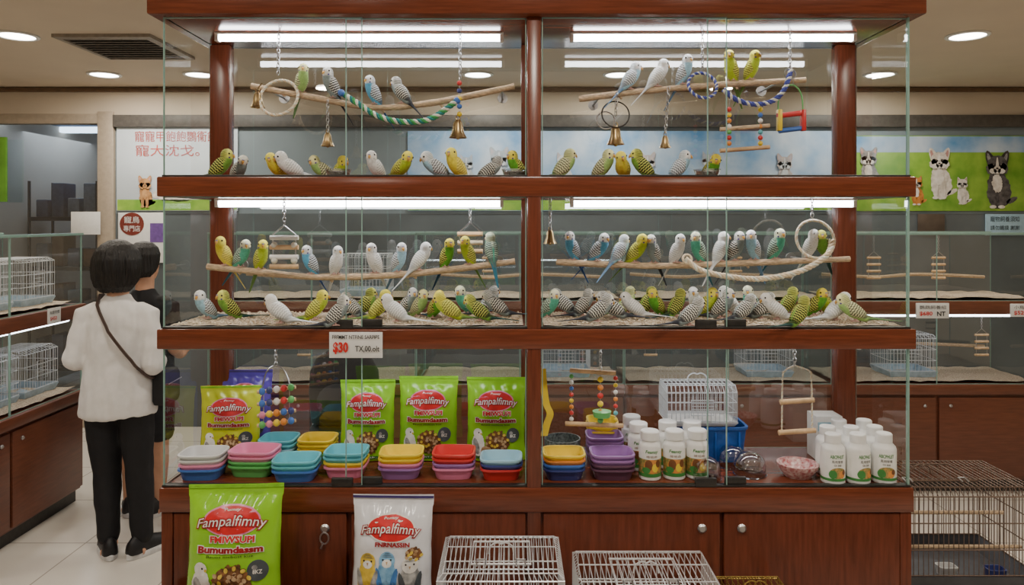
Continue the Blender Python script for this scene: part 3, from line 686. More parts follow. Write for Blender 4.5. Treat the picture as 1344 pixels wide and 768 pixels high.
def bird_set(pose,turn,col):
    k=(pose,turn)
    if k not in BG:
        body,at,wg,bk,ey,ft,chk=bird_geo(*POSE[pose],turn)
        BG[k]=[('body',tomesh(body,[BM['wh'][0]],at),0)]+[('wing',tomesh(b,[BM['wh'][1]],a),1) for b,a in wg]+[('beak',tomesh(bk,[BEAK,CERE]),2)]+[('eye',tomesh(e,[EYE_M]),2) for e in ey]+[('foot',tomesh(q,[FOOT]),2) for q in ft]+[('cheek_patch',tomesh(q,[CHK['violet']]),3) for q in chk]
    kc=(pose,turn,col)
    if kc not in BG:
        L=[]
        for nme,me,t in BG[k]:
            if t<2:
                me=me.copy();me.materials[0]=BM[col][t]
            elif t==3 and col in('wh','ye','pb'):
                me=me.copy();me.materials[0]=CHK['pale']
            if t==3 and col in ('ye',):continue
            L.append((nme,me))
        BG[kc]=L
    return BG[kc]
def bird(loc,col,ang,pose,turn,sc,label,group):
    t=thing('budgerigar',label,'bird',loc,rad(ang),group);t.scale=(sc,)*3
    for nme,me in bird_set(pose,turn,col):
        o=bpy.data.objects.new(nme,me);COL.objects.link(o);o.parent=t
ORD=['first','second','third','fourth','fifth','sixth','seventh','eighth','ninth','tenth','eleventh','twelfth','thirteenth','fourteenth','fifteenth','sixteenth','seventeenth','eighteenth','nineteenth','twentieth','twenty-first','twenty-second','twenty-third','twenty-fourth','twenty-fifth','twenty-sixth','twenty-seventh']
ROWS={
'TL':[(396,'dg',-50,'U',-30),(436,'gy',-150,'U',30),(491,'bl',200,'U',30),(528,'gy',160,'M',0)],
'TR':[(826,'pb',20,'M',-30),(862,'wh',15,'M',0),(897,'pb',-35,'U',-30),(960,'yg',-135,'U',30),(986,'yg',-50,'U',0)],
'ML':[(295,'ye',-140,'U',30),(316,'tq',-30,'M',-30),(342,'yg',-40,'U',-30),(408,'bl',-145,'U',30),(441,'wh',-50,'U',0),(492,'wh',-130,'U',30),(523,'pb',-35,'U',-30),(550,'wh',25,'M',0),(586,'gr',-40,'U',-30),(615,'yg',-145,'U',30),(645,'tq',110,'U',30)],
'MR':[(752,'bl',-145,'U',30),(784,'bl',-25,'M',-30),(812,'pb',30,'M',0),(834,'yg',-30,'M',0),(858,'gy',-140,'U',30),(888,'wh',-40,'U',-30),(917,'tq',-145,'U',30),(945,'wh',20,'U',-30),(965,'gy',-35,'U',-30),(989,'pb',-140,'U',30),(1018,'tq',-45,'U',-30),(1063,'wh',-50,'U',0),(1081,'go',-130,'M',30)],
}
FL={
'top-left floor':[(287,'go',10,'H',0,2.36),(312,'gy',-40,'G',-30,2.45),(366,'ye',-120,'G',30,2.38),(384,'wh',200,'G',0,2.36),(426,'dg',-150,'G',30,2.5),(446,'yg',-60,'G',30,2.52),(495,'wh',-130,'H',30,2.38),(525,'yg',-40,'G',-30,2.36),(575,'pb',190,'G',0,2.38),(601,'ye',-140,'H',30,2.36),(640,'gy',20,'G',30,2.5),(680,'gr',-140,'H',0,2.38)],
'top-right floor':[(738,'dg',15,'H',0,2.37),(789,'dg',-30,'H',0,2.4),(818,'ye',-110,'G',30,2.4),(846,'go',165,'H',0,2.36),(890,'pb',15,'H',-30,2.37),(931,'gr',-70,'G',-30,2.5)],
'mid-left floor':[(272,'pb',-130,'H',30,418),(303,'go',-140,'H',0,418),(369,'wh',165,'G',0,424),(413,'yg',10,'H',0,419),(440,'gy',20,'H',0,427),(464,'gy',150,'G',30,416),(478,'go',30,'H',0,413),(496,'yg',20,'H',0,418),(521,'wh',160,'G',0,422),(534,'gy',-30,'H',-30,412),(549,'dg',-40,'H',-30,415),(571,'gr',-50,'H',-30,417),(591,'yg',170,'G',0,420),(612,'tq',-140,'H',30,412),(630,'go',165,'G',0,421),(640,'gy',30,'H',0,411),(654,'gy',170,'G',-30,415)],
'mid-right floor':[(720,'tq',-40,'H',-30,416),(742,'gy',150,'G',0,412),(764,'gy',20,'H',0,414),(784,'gy',15,'G',0,422),(806,'gy',165,'G',0,418),(820,'dg',30,'H',0,411),(834,'wh',160,'G',30,416),(848,'go',30,'H',0,412),(863,'gr',-140,'H',30,414),(886,'go',30,'H',0,415),(904,'gy',20,'G',0,427),(914,'wh',-130,'H',30,411),(925,'yg',-30,'H',-30,415),(946,'gy',-30,'H',-30,417),(960,'wh',150,'H',0,412),(974,'gy',25,'G',0,421),(987,'tq',-140,'H',30,411),(998,'gy',15,'G',0,418),(1020,'wh',160,'G',30,419),(1033,'go',20,'H',0,412),(1048,'go',25,'H',0,427),(1069,'gr',-40,'H',-30,414),(1084,'yg',-140,'H',30,413),(1096,'wh',15,'G',0,420),(1122,'dg',165,'G',0,422)],
}
for k,L in ROWS.items():
    for i,(px,col,ang,pose,turn) in enumerate(L):
        bird(perch_at(k,px)-V((0,0,.0005)),col,ang,pose,turn,rnd.uniform(1.03,1.12),'%s, %s from left on the %s branch'%(BC[col][8],ORD[i],PLAB[k]),'budgies on the %s branch'%PLAB[k])
for k,L in FL.items():
    nm={'top-left floor':'upper left floor','top-right floor':'upper right floor','mid-left floor':'middle left gravel','mid-right floor':'middle right gravel'}[k]
    for i,(px,col,ang,pose,turn,q) in enumerate(sorted(L)):
        if k.startswith('mid'):
            z=S2[1]+.011;dd=min(2.56,(EYE-z)*F/(q-290))
        else:z=S1[1];dd=q
        bird(((px-672)*dd/F,dd,z),col,ang,pose,turn,rnd.uniform(1.06,1.17),'%s, %s from left on the %s'%(BC[col][8],ORD[i],nm),'budgies on the %s'%nm)
# ================= toys in the cabinet
RT=[mat('rope_teal',C(40,130,130),.8,0,.1,90,.2),mat('rope_white',C(225,225,212),.85,0,.1,90,.2),mat('rope_green',C(70,160,90),.8,0,.1,90,.2),mat('rope_blue',C(70,80,160),.8,0,.1,90,.2),mat('rope_natural',C(224,206,176),.9,0,.12,90,.2)]
def ring_pts(c,r,n=90,tilt=0,a0=0,a1=2*pi):return [c+V((r*cos(a0+(a1-a0)*k/n),r*sin(a0+(a1-a0)*k/n)*tilt,r*sin(a0+(a1-a0)*k/n))) for k in range(n+1)]
def bead_string(t,x,y,z0,z1,cols,r=.008,wire=METAL):
    b=NB();tube(b,[(x,y,z0),(x,y,z1)],.0012,5);ob('wire',b,wire,t)
    n=len(cols)
    for k,c in enumerate(cols):
        b=NB();z=z0+(z1-z0)*(k+.5)/n;ball(b,(x,y,z),r,r,r*.95,10);ob('bead',b,PLM[c],t)
TD=2.43
t=thing('ring_toy','natural rope ring with brass bells hanging in the upper left','bird toy',W(365,150,TD))
c=W(366,128,TD);b=NB();chain(b,V((c.x,TD,ZT)),W(365,98,TD));ob('chain',b,METAL,t)
b=NB();rope(b,ring_pts(c,.062,120,.5),.005,.02,3,5,(0,1,0));ob('rope_ring',b,[RT[4],RT[1]],t)
b=NB();p=W(338,121,TD);bell(b,p,.05);tube(b,[p+V((0,0,.01)),p+V((.015,0,.03))],.002,5);ob('bell',b,BRASS,t)
t=thing('bell_toy','small brass bell on a chain under the upper left branch','bird toy',W(430,190,TD))
b=NB();chain(b,V((W(430,0,TD).x,TD,W(0,140,TD).z+.02)),W(430,174,TD));ob('chain',b,METAL,t);b=NB();bell(b,W(430,174,TD),.045);ob('bell',b,BRASS,t)
t=thing('bead_toy','chain of coloured beads with brass bell at upper left bay','bird toy',W(602,182,TD))
c=W(604,0,TD).x;b=NB();chain(b,V((c,TD,ZT)),W(604,104,TD));ob('chain',b,METAL,t)
bead_string(t,W(603,0,TD).x,TD,W(0,155,TD).z,W(0,104,TD).z,('yellow','blue','yellow','navy','red'),.009)
b=NB();bell(b,W(601,157,TD),.06);ob('bell',b,BRASS,t)
t=thing('rope_perch','teal and white twisted rope slung under the upper left branch','bird toy',W(525,165,TD-.01))
b=NB();rope(b,dense([W(448,122,2.44),W(470,136,TD-.01),W(495,152,TD-.01),W(528,160,TD-.01),W(565,156,TD-.01),W(600,132,TD)],.004),.009,.035,3,6,(0,1,2));ob('rope',b,RT,t)
for px,py in ((448,122),(600,132)):
    b=NB();ball(b,W(px,py,TD),.012);ob('end_cap',b,PLM['blue'],t)
t=thing('bell_toy','wire rings with a brass bell at upper right, left of centre','bird toy',W(808,190,TD))
b=NB();chain(b,perch_at('TR',808)+V((0,-.03,-.01)),W(808,152,TD));ob('chain',b,METAL,t)
for i,(px,py,r) in enumerate(((795,158,.03),(808,150,.045))):
    b=NB();tube(b,ring_pts(W(px,py,TD),r,40,.4)[:-1],.0025,6,True);ob('ring',b,DMETAL if i else METAL,t)
b=NB();bell(b,W(808,166,TD),.06);ob('bell',b,BRASS,t)
t=thing('bell_toy','small brass bell hanging below the upper right branch centre','bird toy',W(873,193,TD))
b=NB();chain(b,perch_at('TR',875)+V((0,-.03,-.01)),W(873,178,TD));ob('chain',b,METAL,t);b=NB();bell(b,W(873,178,TD),.04);ob('bell',b,BRASS,t)
t=thing('ring_toy','blue wrapped ring hanging by the upper right branch','bird toy',W(920,135,TD))
c=W(922,112,TD);b=NB();chain(b,V((c.x,TD,ZT)),c+V((0,0,.048)));ob('chain',b,METAL,t)
b=NB();rope(b,ring_pts(c,.046,100,.6),.005,.02,3,5,(3,1,3));ob('rope_ring',b,RT,t)
t=thing('rope_perch','blue and white twisted rope loop hanging from the upper right chain','bird toy',W(1000,137,TD))
b=NB();c=W(1037,0,TD).x;chain(b,V((c,TD,ZT)),W(1037,92,TD));ob('chain',b,METAL,t)
b=NB();rope(b,dense([W(950,118,TD-.02),W(965,130,TD-.02),W(990,137,TD-.02),W(1015,132,TD-.02),W(1030,116,TD-.02),W(1038,92,TD)],.004),.008,.03,3,6,(3,1,3));ob('rope',b,RT,t)
b=NB();tube(b,ring_pts(W(1037,97,TD),.018,24,.3)[:-1],.0025,6,True);ob('clip_ring',b,METAL,t)
t=thing('ladder_toy','coloured bead and rod ladder toy at the upper right','bird toy',W(978,200,TD))
for px,cc in ((957,('orange','red','green','white','orange','yellow','red')),(998,('yellow','red','teal','orange','white','blue','yellow'))):
    bead_string(t,W(px,0,TD).x,TD,W(0,192,TD).z,W(0,140,TD).z,cc,.0085)
for py,m in ((168,'orange'),(196,'white')):
    b=NB();tube(b,[W(945,py+2,TD),W(1010,py-3,TD)],.007,10);ob('rod',b,LWOOD if m=='white' else BRANCH,t)
for p,q in ((W(957,140,TD),W(960,118,TD-.02)),(W(998,140,TD),W(1005,134,TD-.02))):
    b=NB();tube(b,[p,q],.0012,5);ob('hanger',b,METAL,t)
t=thing('swing_toy','small plastic swing with red and blue base at upper right','bird toy',W(1038,178,TD))
b=NB();pts=[W(1022,160,TD),W(1022,130,TD),W(1030,116,TD),W(1042,112,TD),W(1052,125,TD),W(1054,155,TD)];tube(b,smooth_pts(pts,5),.0025,6);ob('frame',b,PLM['green'],t)
for px,m in ((1023,'yellow'),(1054,'red')):
    b=NB();a=W(px,144,TD);bx(b,a.x-.007,a.x+.007,TD-.012,TD+.012,W(0,172,TD).z,a.z,.003);ob('side_block',b,PLM[m],t)
b=NB();tube(b,[W(1020,152,TD),W(1056,148,TD)],.009,10);ob('bar',b,PLM['red'],t)
b=NB();tube(b,[W(1022,172,TD),W(1055,168,TD)],.008,10);ob('foot_bar',b,PLM['blue'],t)
b=NB();tube(b,[W(1042,112,TD),W(1038,96,TD)],.0013,5);ob('hanger',b,METAL,t)
for px,lab in ((444,'small clear dish of seed on the upper left floor'),(928,'small clear dish of seed on the upper right floor'),(676,'small clear dish at the right end of upper left floor')):
    c=W(px,0,2.31);t=thing('seed_dish',lab,'dish',(c.x,2.31,S1[1]))
    b=NB();lathe(b,[(0,0),(.032,0),(.042,.026),(.04,.026),(.03,.004),(0,.004)],(0,0,0),24);ob('dish',b,CLEARP,t,False)
    b=NB();lathe(b,[(0,.004),(.029,.004),(.035,.018),(.02,.021),(0,.022)],(0,0,0),20);noised(b,.001,300);o=ob('seed',b,GRAV,t,False);o['kind']='stuff'
t=ladder('white rope ladder toy on a chain in middle left compartment',W(373,296,TD),W(373,350,TD),.075,LWOOD,WPL,None,4,METAL,S1[0])
for px,py in ((360,322),(386,322),(360,342),(386,342)):
    b=NB();ball(b,W(px,py,TD),.011);ob('bead',b,RT[1],t)
t=ladder('pale wooden ladder toy behind the yellow birds, middle left',W(617,292,2.55),W(617,330,2.55),.07,LWOOD,RT[4],None,3,METAL,S1[0])
t=thing('bell_toy','small brass bell beside the centre post, middle right','bird toy',W(722,322,TD))
b=NB();chain(b,V((W(722,0,TD).x,TD,S1[0])),W(722,302,TD));ob('chain',b,METAL,t);b=NB();bell(b,W(722,302,TD),.045);ob('bell',b,BRASS,t)
t=thing('ring_toy','large natural rope ring with a perching bird, middle right','bird toy',W(1072,345,TD-.03))
c=W(1070,314,TD);b=NB();chain(b,V((W(1066,0,TD).x,TD,S1[0])),W(1066,285,TD));ob('chain',b,METAL,t)
b=NB();rope(b,ring_pts(c,.062,120,.3),.0045,.02,3,5,(0,1,0));ob('rope_ring',b,[RT[4],RT[1]],t)
t=thing('rope_perch','thick natural rope hanging in a curve below middle right branch','bird toy',W(990,370,TD-.02))
b=NB();rope(b,dense([W(900,340,TD-.01),W(920,355,TD-.02),W(955,363,TD-.02),W(1000,366,TD-.02),W(1050,356,TD-.02),W(1085,335,TD-.02),W(1092,315,TD)],.004),.009,.04,3,6,(0,1,0));ob('rope',b,[RT[4],RT[1]],t)
b=NB();tube(b,ring_pts(W(902,340,TD-.01),.014,20,.3)[:-1],.004,6,True);ob('end_loop',b,RT[4],t)
t=thing('bead_toy','colourful bead and peg tower toy hanging above pink dish','bird toy',W(362,562,2.36))
q=2.36;b=NB();tube(b,smooth_pts([W(344,510,q),W(350,488,q),W(362,480,q),W(374,488,q),W(382,510,q)],5),.0022,6);chain(b,V((W(362,0,q).x,q,S2[0])),W(362,481,q));ob('hanger',b,METAL,t)
for py in (512,528,543,556):
    b=NB();tube(b,[W(338,py+3,q),W(388,py-4,q)],.006,8);ob('peg',b,LWOOD,t)
    for k in range(5):
        b=NB();ball(b,W(344+k*9.5,py+2-k*1.4,q-.006),.0105,.009,.012,10);ob('bead',b,PLM[['blue','red','yellow','navy','green','orange','white','pink'][(k*3+py)%8]],t)
for px in (346,380):
    b=NB();tube(b,[W(px,512,q),W(px,556,q)],.0015,5);ob('wire',b,METAL,t)
t=thing('swing_toy','wooden swing with coloured bead strings in the lower right','bird toy',W(778,565,2.36))
b=NB();chain(b,V((W(788,0,q).x,q,S2[0])),W(788,487,q));ob('chain',b,METAL,t)
for a,c in ((W(748,486,q),W(808,490,q)),(W(742,556,q),W(818,559,q))):
    b=NB();tube(b,[a,c],.0075,10);ob('rod',b,LWOOD,t)
bead_string(t,W(750,0,q).x,q,W(0,554,q).z,W(0,490,q).z,('white','red','orange','yellow','red','blue','white','green'),.0075)
bead_string(t,W(808,0,q).x,q,W(0,556,q).z,W(0,492,q).z,('yellow','teal','red','orange','white','yellow','red'),.0075)
bead_string(t,W(788,0,q-.01).x,q-.01,W(0,556,q).z,W(0,492,q).z,('green','orange','yellow','red','orange','yellow'),.01)
b=NB();lathe(b,[(0,0),(.03,-.004),(.026,-.022),(.02,-.018),(.022,-.004),(0,-.002)],W(790,538,q-.01),18);ob('cup',b,PLM['green'],t)
t=thing('swing_toy','plain wooden swing with twisted wire sides in the lower right','bird toy',W(1046,572,q))
b=NB();chain(b,V((W(1043,0,q).x,q,S2[0])),W(1043,480,q));ob('chain',b,METAL,t)
for s in (-1,1):
    b=NB();rope(b,dense([W(1043,480,q),W(1046+s*16,487,q),W(1046+s*19,500,q),W(1046+s*20,566,q)],.004),.003,.015,2,5,(0,1));ob('side_wire',b,[RT[1],RT[4]],t)
for py,e in ((527,22),(567,24)):
    b=NB();tube(b,[W(1046-e,py+1,q),W(1046+e,py-2,q)],.0085,10);ob('perch_rod',b,LWOOD,t)
t=thing('yellow_strap','folded yellow strap hanging by the centre post, lower right','strap',W(716,570,2.35))
b=NB();P=smooth_pts([W(712,484,2.35),W(714,510,2.35),W(717,530,2.34),W(722,543,2.33),W(718,556,2.33),W(714,572,2.33)],6);rr=[[p+V((sx*.011,sy*.003,0)) for sx,sy in ((-1,-1),(1,-1),(1,1),(-1,1))] for p in P];loft(b,rr);ob('strap',b,PLM['yellow'],t)
b=NB();tube(b,[W(712,486,2.35),V((W(712,0,2.35).x,2.35,S2[0]))],.0012,5);ob('hook_wire',b,METAL,t)
# ================= goods on the lower shelf
ZS=S3[1]
def se(a,b,n,z,e=3.2):
    out=[]
    for k in range(n):
        t=2*pi*k/n;c,s=cos(t),sin(t);out.append(V((a*abs(c)**(2/e)*(1 if c>=0 else -1),b*abs(s)**(2/e)*(1 if s>=0 else -1),z)))
    return out
DME={}
def dish_mesh(col,w):
    k=(col,w)
    if k not in DME:
        b=NB();a=w/2;q=.058;n=48;h=.036;e=4.5
        R=[se(a*.82,q*.82,n,0,e),se(a*.85,q*.84,n,.003,e),se(a*.955,q*.95,n,h-.007,e),se(a*1.03,q*1.04,n,h-.006,e),se(a*1.04,q*1.05,n,h-.003,e),se(a*1.03,q*1.04,n,h,e),se(a*.945,q*.935,n,h,e),se(a*.915,q*.9,n,h-.006,e),se(a*.81,q*.8,n,.0055,e),se(a*.4,q*.4,n,.0045,e)]
        loft(b,R);bmesh.ops.recalc_face_normals(b,faces=b.faces);me=bpy.data.meshes.new('feeding_dish');b.to_mesh(me);b.free();finish(me);me.materials.append(PLM[col]);DME[k]=me
    return DME[k]
CN={'greywhite':'grey-white','lightblue':'light blue','plum':'dark plum'}
def stack(px,d,cols,desc,w=.15,rz=0,z=None,st=.0145):
    x=(px-672)*d/F;n=len(cols)
    for i,c in enumerate(cols):
        pos='topmost' if i==n-1 else ('lowest' if i==0 else ORD[n-1-i]+' from top')
        o=bpy.data.objects.new('feeding_dish',dish_mesh(c,w));COL.objects.link(o);o.location=(x+rnd.uniform(-.0012,.0012),d,(z or ZS)+i*st+.0005);o.rotation_euler=(0,0,rz+rnd.uniform(-.03,.03))
        tag(o,('%s plastic feeding dish, %s in the %s'%(CN.get(c,c),pos,desc)) if n>1 else '%s plastic feeding dish %s'%(CN.get(c,c),desc),'dish','plastic feeding dishes')
stack(268,2.36,['blue','pink','greywhite','greywhite'],'leftmost stack',.135,.05)
stack(335,2.39,['green','green','pink','pink'],'pink-topped stack',.145,-.06)
stack(390,2.345,['blue','teal','teal'],'teal-topped stack beside the pink one',.138,.04)
stack(455,2.38,['pink','yellow','teal','teal'],'teal-topped stack before the green bags',.13,-.03)
stack(527,2.37,['purple','pink','yellow','yellow'],'yellow-topped stack before the green bags',.135,.02)
stack(596,2.37,['pink','purple','red','red'],'red-topped stack',.132)
stack(658,2.36,['red','navy','lightblue'],'light blue stack by the centre post',.13)
stack(367,2.515,['lightblue','lightblue','teal','teal'],'pair behind the pink-topped stack',.12)
stack(418,2.515,['green','yellow','yellow','yellow'],'yellow stack behind the teal one',.12)
stack(740,2.36,['navy','blue','orange','yellow'],'yellow-topped stack right of the centre post',.13)
stack(803,2.36,['plum','plum','purple','purple'],'purple-topped stack',.135)
stack(793,2.5,['purple','plum','purple','purple','purple'],'purple stack in the second row',.12)
t=thing('dish_riser','low brown block under the rear yellow dishes','block',((790-672)*2.6/F,2.605,ZS));ob('block',box(-.05,.05,-.035,.045,0,.05,.003),WOODD,t,False)
stack(790,2.605,['yellow','yellow','yellow'],'yellow stack at the very back',.105,z=ZS+.05)
t=thing('seed_bowl','dark speckled bowl beneath the hanging yellow strap','bowl',V((W(738,0,2.52).x,2.52,ZS)))
b=NB();lathe(b,[(0,0),(.045,0),(.06,.03),(.062,.075),(.058,.075),(.052,.03),(.04,.006),(0,.006)],(0,0,0),26);ob('bowl',b,mat('speckled_grey',C(140,150,150),.4,0,.1,120,c2=C(50,60,60)),t,False)
t=thing('patterned_bowl','small bowl with red speckled pattern beside white bottles','bowl',V((W(1047,0,2.36).x,2.36,ZS)))
b=NB();lathe(b,[(0,0),(.04,0),(.062,.03),(.064,.042),(.059,.042),(.054,.028),(.036,.006),(0,.006)],(0,0,0),28);ob('bowl',b,mat('red_speckle',C(230,215,210),.3,0,.1,90,c2=C(170,60,70)),t,False)
for px,dd,r,lab in ((984,2.37,.05,'clear plastic dome tub in front of the wire cage'),(927,2.33,.045,'clear plastic cup beside the front white bottles'),(960,2.45,.045,'clear plastic tub behind the dome tub')):
    t=thing('plastic_tub',lab,'tub',V((W(px,0,dd).x,dd,ZS)));b=NB();lathe(b,[(r*.95,0),(r,.004),(r,.03),(r*.9,.05),(r*.6,.066),(r*.2,.072),(0,.073)],(0,0,0),26);ob('dome',b,CLEARP,t,False)
    b=NB();tube(b,[(r*1.02*cos(2*pi*k/28),r*1.02*sin(2*pi*k/28),.003) for k in range(28)],.002,6,True);ob('rim',b,CLEARP,t,False)
t=thing('plastic_crate','blue plastic crate under the small white wire cage','crate',V((W(932,0,2.55).x,2.555,ZS)))
CRB=mat('crate_blue',C(40,95,180),.25)
b=NB();loft(b,[se(.1,.065,28,0,6),se(.112,.075,28,.11,6),se(.117,.08,28,.112,6),se(.117,.08,28,.12,6),se(.108,.071,28,.12,6),se(.095,.06,28,.006,6)]);ob('tub',b,CRB,t,False)
for k in range(5):
    b=NB();bx(b,-.08+k*.04-.003,-.08+k*.04+.003,-.078,-.07,.01,.105,.001);ob('rib',b,CRB,t,False)
cage('wire_cage','small white wire cage on top of the blue crate',V((W(915,0,2.56).x,2.56,ZS+.12)),0,.235,.14,.115,WIREW,PLM['white'],.014,.0014,.014,None,.02,.02,True)
t=thing('carton','plain white carton behind the white bottles','box',V((W(1080,0,2.54).x,2.54,ZS)));ob('carton_body',box(-.035,.055,-.03,.05,0,.15,.002),PAPER,t,False);b=NB();bx(b,-.03,.05,-.0315,-.0305,.1,.13);ob('label',b,PLM['lightblue'],t,False)
LGO=[mat('label_green',C(70,145,70),.5),mat('label_orange',C(225,150,75),.5),mat('label_teal',C(80,160,170),.5),mat('label_brown',C(125,78,45),.5),mat('label_collage',C(215,160,95),.5,0,.1,140,c2=C(80,120,62))]
BLAB=mat('bottle_label',C(244,244,240),.4,0,.02)
def bottle(kind,label,group):
    t=thing('supplement_bottle',label,'bottle',(0,0,0),0,group);r=.036 if kind else .0345;h=.152 if kind else .152;zs=h*.74
    b=NB();lathe(b,[(0,0),(r*.9,0),(r,.004),(r,zs*.93),(r*.93,zs),(r*.62,zs+.012),(r*.6,zs+.02),(0,zs+.02)],(0,0,0),26);ob('bottle_body',b,WPL,t,False)
    b=NB();n=40;zc=zs+.012;rc=r*(.66 if kind else .84)
    loft(b,[[V((q*(1+.03*(k%2))*cos(2*pi*k/n),q*(1+.03*(k%2))*sin(2*pi*k/n),z)) for k in range(n)] for q,z in ((rc,zc),(rc,h-.003),(rc*.9,h))]);ob('cap',b,WPL,t,False)
    fn=lambda e:(lambda x,z:V(((r+e)*sin(x/r),-(r+e)*cos(x/r),z)))
    b=NB();f=fn(.0004)
    loft(b,[[f(2*pi*r*k/26,z) for k in range(26)] for z in (.012,zs*.88)],False);ob('label',b,BLAB,t,False)
    def band(z0,z1,e,mi):
        f=fn(e);loft(b,[[f(2*pi*r*k/32,z) for k in range(32)] for z in (z0,z1)],False,mi)
    b=NB()
    if kind:
        text(b,'ABCPHLET',fn(.001),.044,.011,0,.088,mi=0,bold=.02);text(b,'鳥用營養',fn(.001),.034,.009,0,.073,mi=1);text(b,'OI 500',fn(.001),.022,.006,0,.062,mi=1)
        disc(b,fn(.001),.002,.038,.026,.017,4);disc(b,fn(.0014),-.014,.034,.012,.013,0);disc(b,fn(.0014),.014,.034,.011,.012,2);disc(b,fn(.0016),.02,.04,.006,.008,3);band(.013,.021,.0007,0)
    else:
        band(.022,.068,.0006,4)
        disc(b,fn(.001),0,.046,.026,.022,1);disc(b,fn(.0013),-.01,.05,.012,.017,3);disc(b,fn(.0016),.01,.042,.01,.013,2);disc(b,fn(.0017),-.018,.034,.013,.01,0);disc(b,fn(.0017),.02,.055,.008,.012,3)
        band(.013,.024,.0007,0);text(b,'Feansy',fn(.0012),.04,.013,0,.091,mi=0,shear=.2,bold=.02);text(b,'維他命',fn(.0018),.034,.008,0,.077,mi=3)
    ob('label_print',b,[LGO[0],BLACKM if kind else LGO[1],LGO[1] if kind else PLM['yellow'],LGO[3],LGO[4]],t,False)
    return t
A=None
for i,(px,dd) in enumerate(((853,2.34),(885,2.345),(915,2.35),(838,2.43),(876,2.45),(908,2.45),(829,2.52))):
    lab='white bottle with orange and green label, %s'%['front row, left','front row, middle','front row, right','second row, left','second row, middle','second row, right','rearmost at left'][i]
    p=V(((px-672)*dd/F,dd,ZS))
    if A is None:A=bottle(0,lab,'short white bottles');A.location=p
    else:dup(A,p,rnd.uniform(-.2,.2),lab)
A=None
for i,(px,dd) in enumerate(((1093,2.305),(1126,2.305),(1160,2.31),(1086,2.39),(1117,2.385),(1148,2.39),(1101,2.468),(1134,2.465))):
    lab='tall white bottle with small green print, %s'%['front row, left','front row, middle','front row, right','second row, left','second row, middle','second row, right','third row, left','third row, right'][i]
    p=V(((px-672)*dd/F,dd,ZS))
    if A is None:A=bottle(1,lab,'tall white bottles');A.location=p
    else:dup(A,p,rnd.uniform(-.25,.25),lab)
# ================= seed bags
BGRN=mat('bag_green',C(150,216,46),.18,0,.08,6,.25);BYEL=mat('bag_lime',C(210,218,58),.18,0,.08,6,.25);BWHT=mat('bag_white',C(232,234,240),.18,0,.04,6,.25);BPUR=mat('bag_purple',C(98,80,185),.18,0,.1,6,.25)
SEALG=mat('seal_green',C(138,204,48),.25);SEALP=mat('seal_navy',C(70,58,115),.3)
ART=[mat('badge_red',C(222,48,52),.35),mat('art_white',C(245,243,238),.4),mat('print_brown',C(150,100,58),.7,0,.3,90,c2=C(70,42,24)),mat('print_greydark',C(78,86,92),.5),mat('print_green_dark',C(45,105,45),.5),BLACKM,mat('parakeet_blue',C(70,130,200),.5),mat('parakeet_yellow',C(236,208,80),.5,0,.1,60,c2=C(200,170,60)),mat('print_maroon',C(165,22,32),.5),mat('print_beige',C(215,190,150),.6,0,.2,60,c2=C(150,110,70)),mat('parakeet_paleblue',C(150,200,232),.5,0,.1,60,c2=C(90,150,200)),PLM['pink'],mat('parakeet_grey',C(190,190,188),.5,0,.1,60,c2=C(110,112,114))]
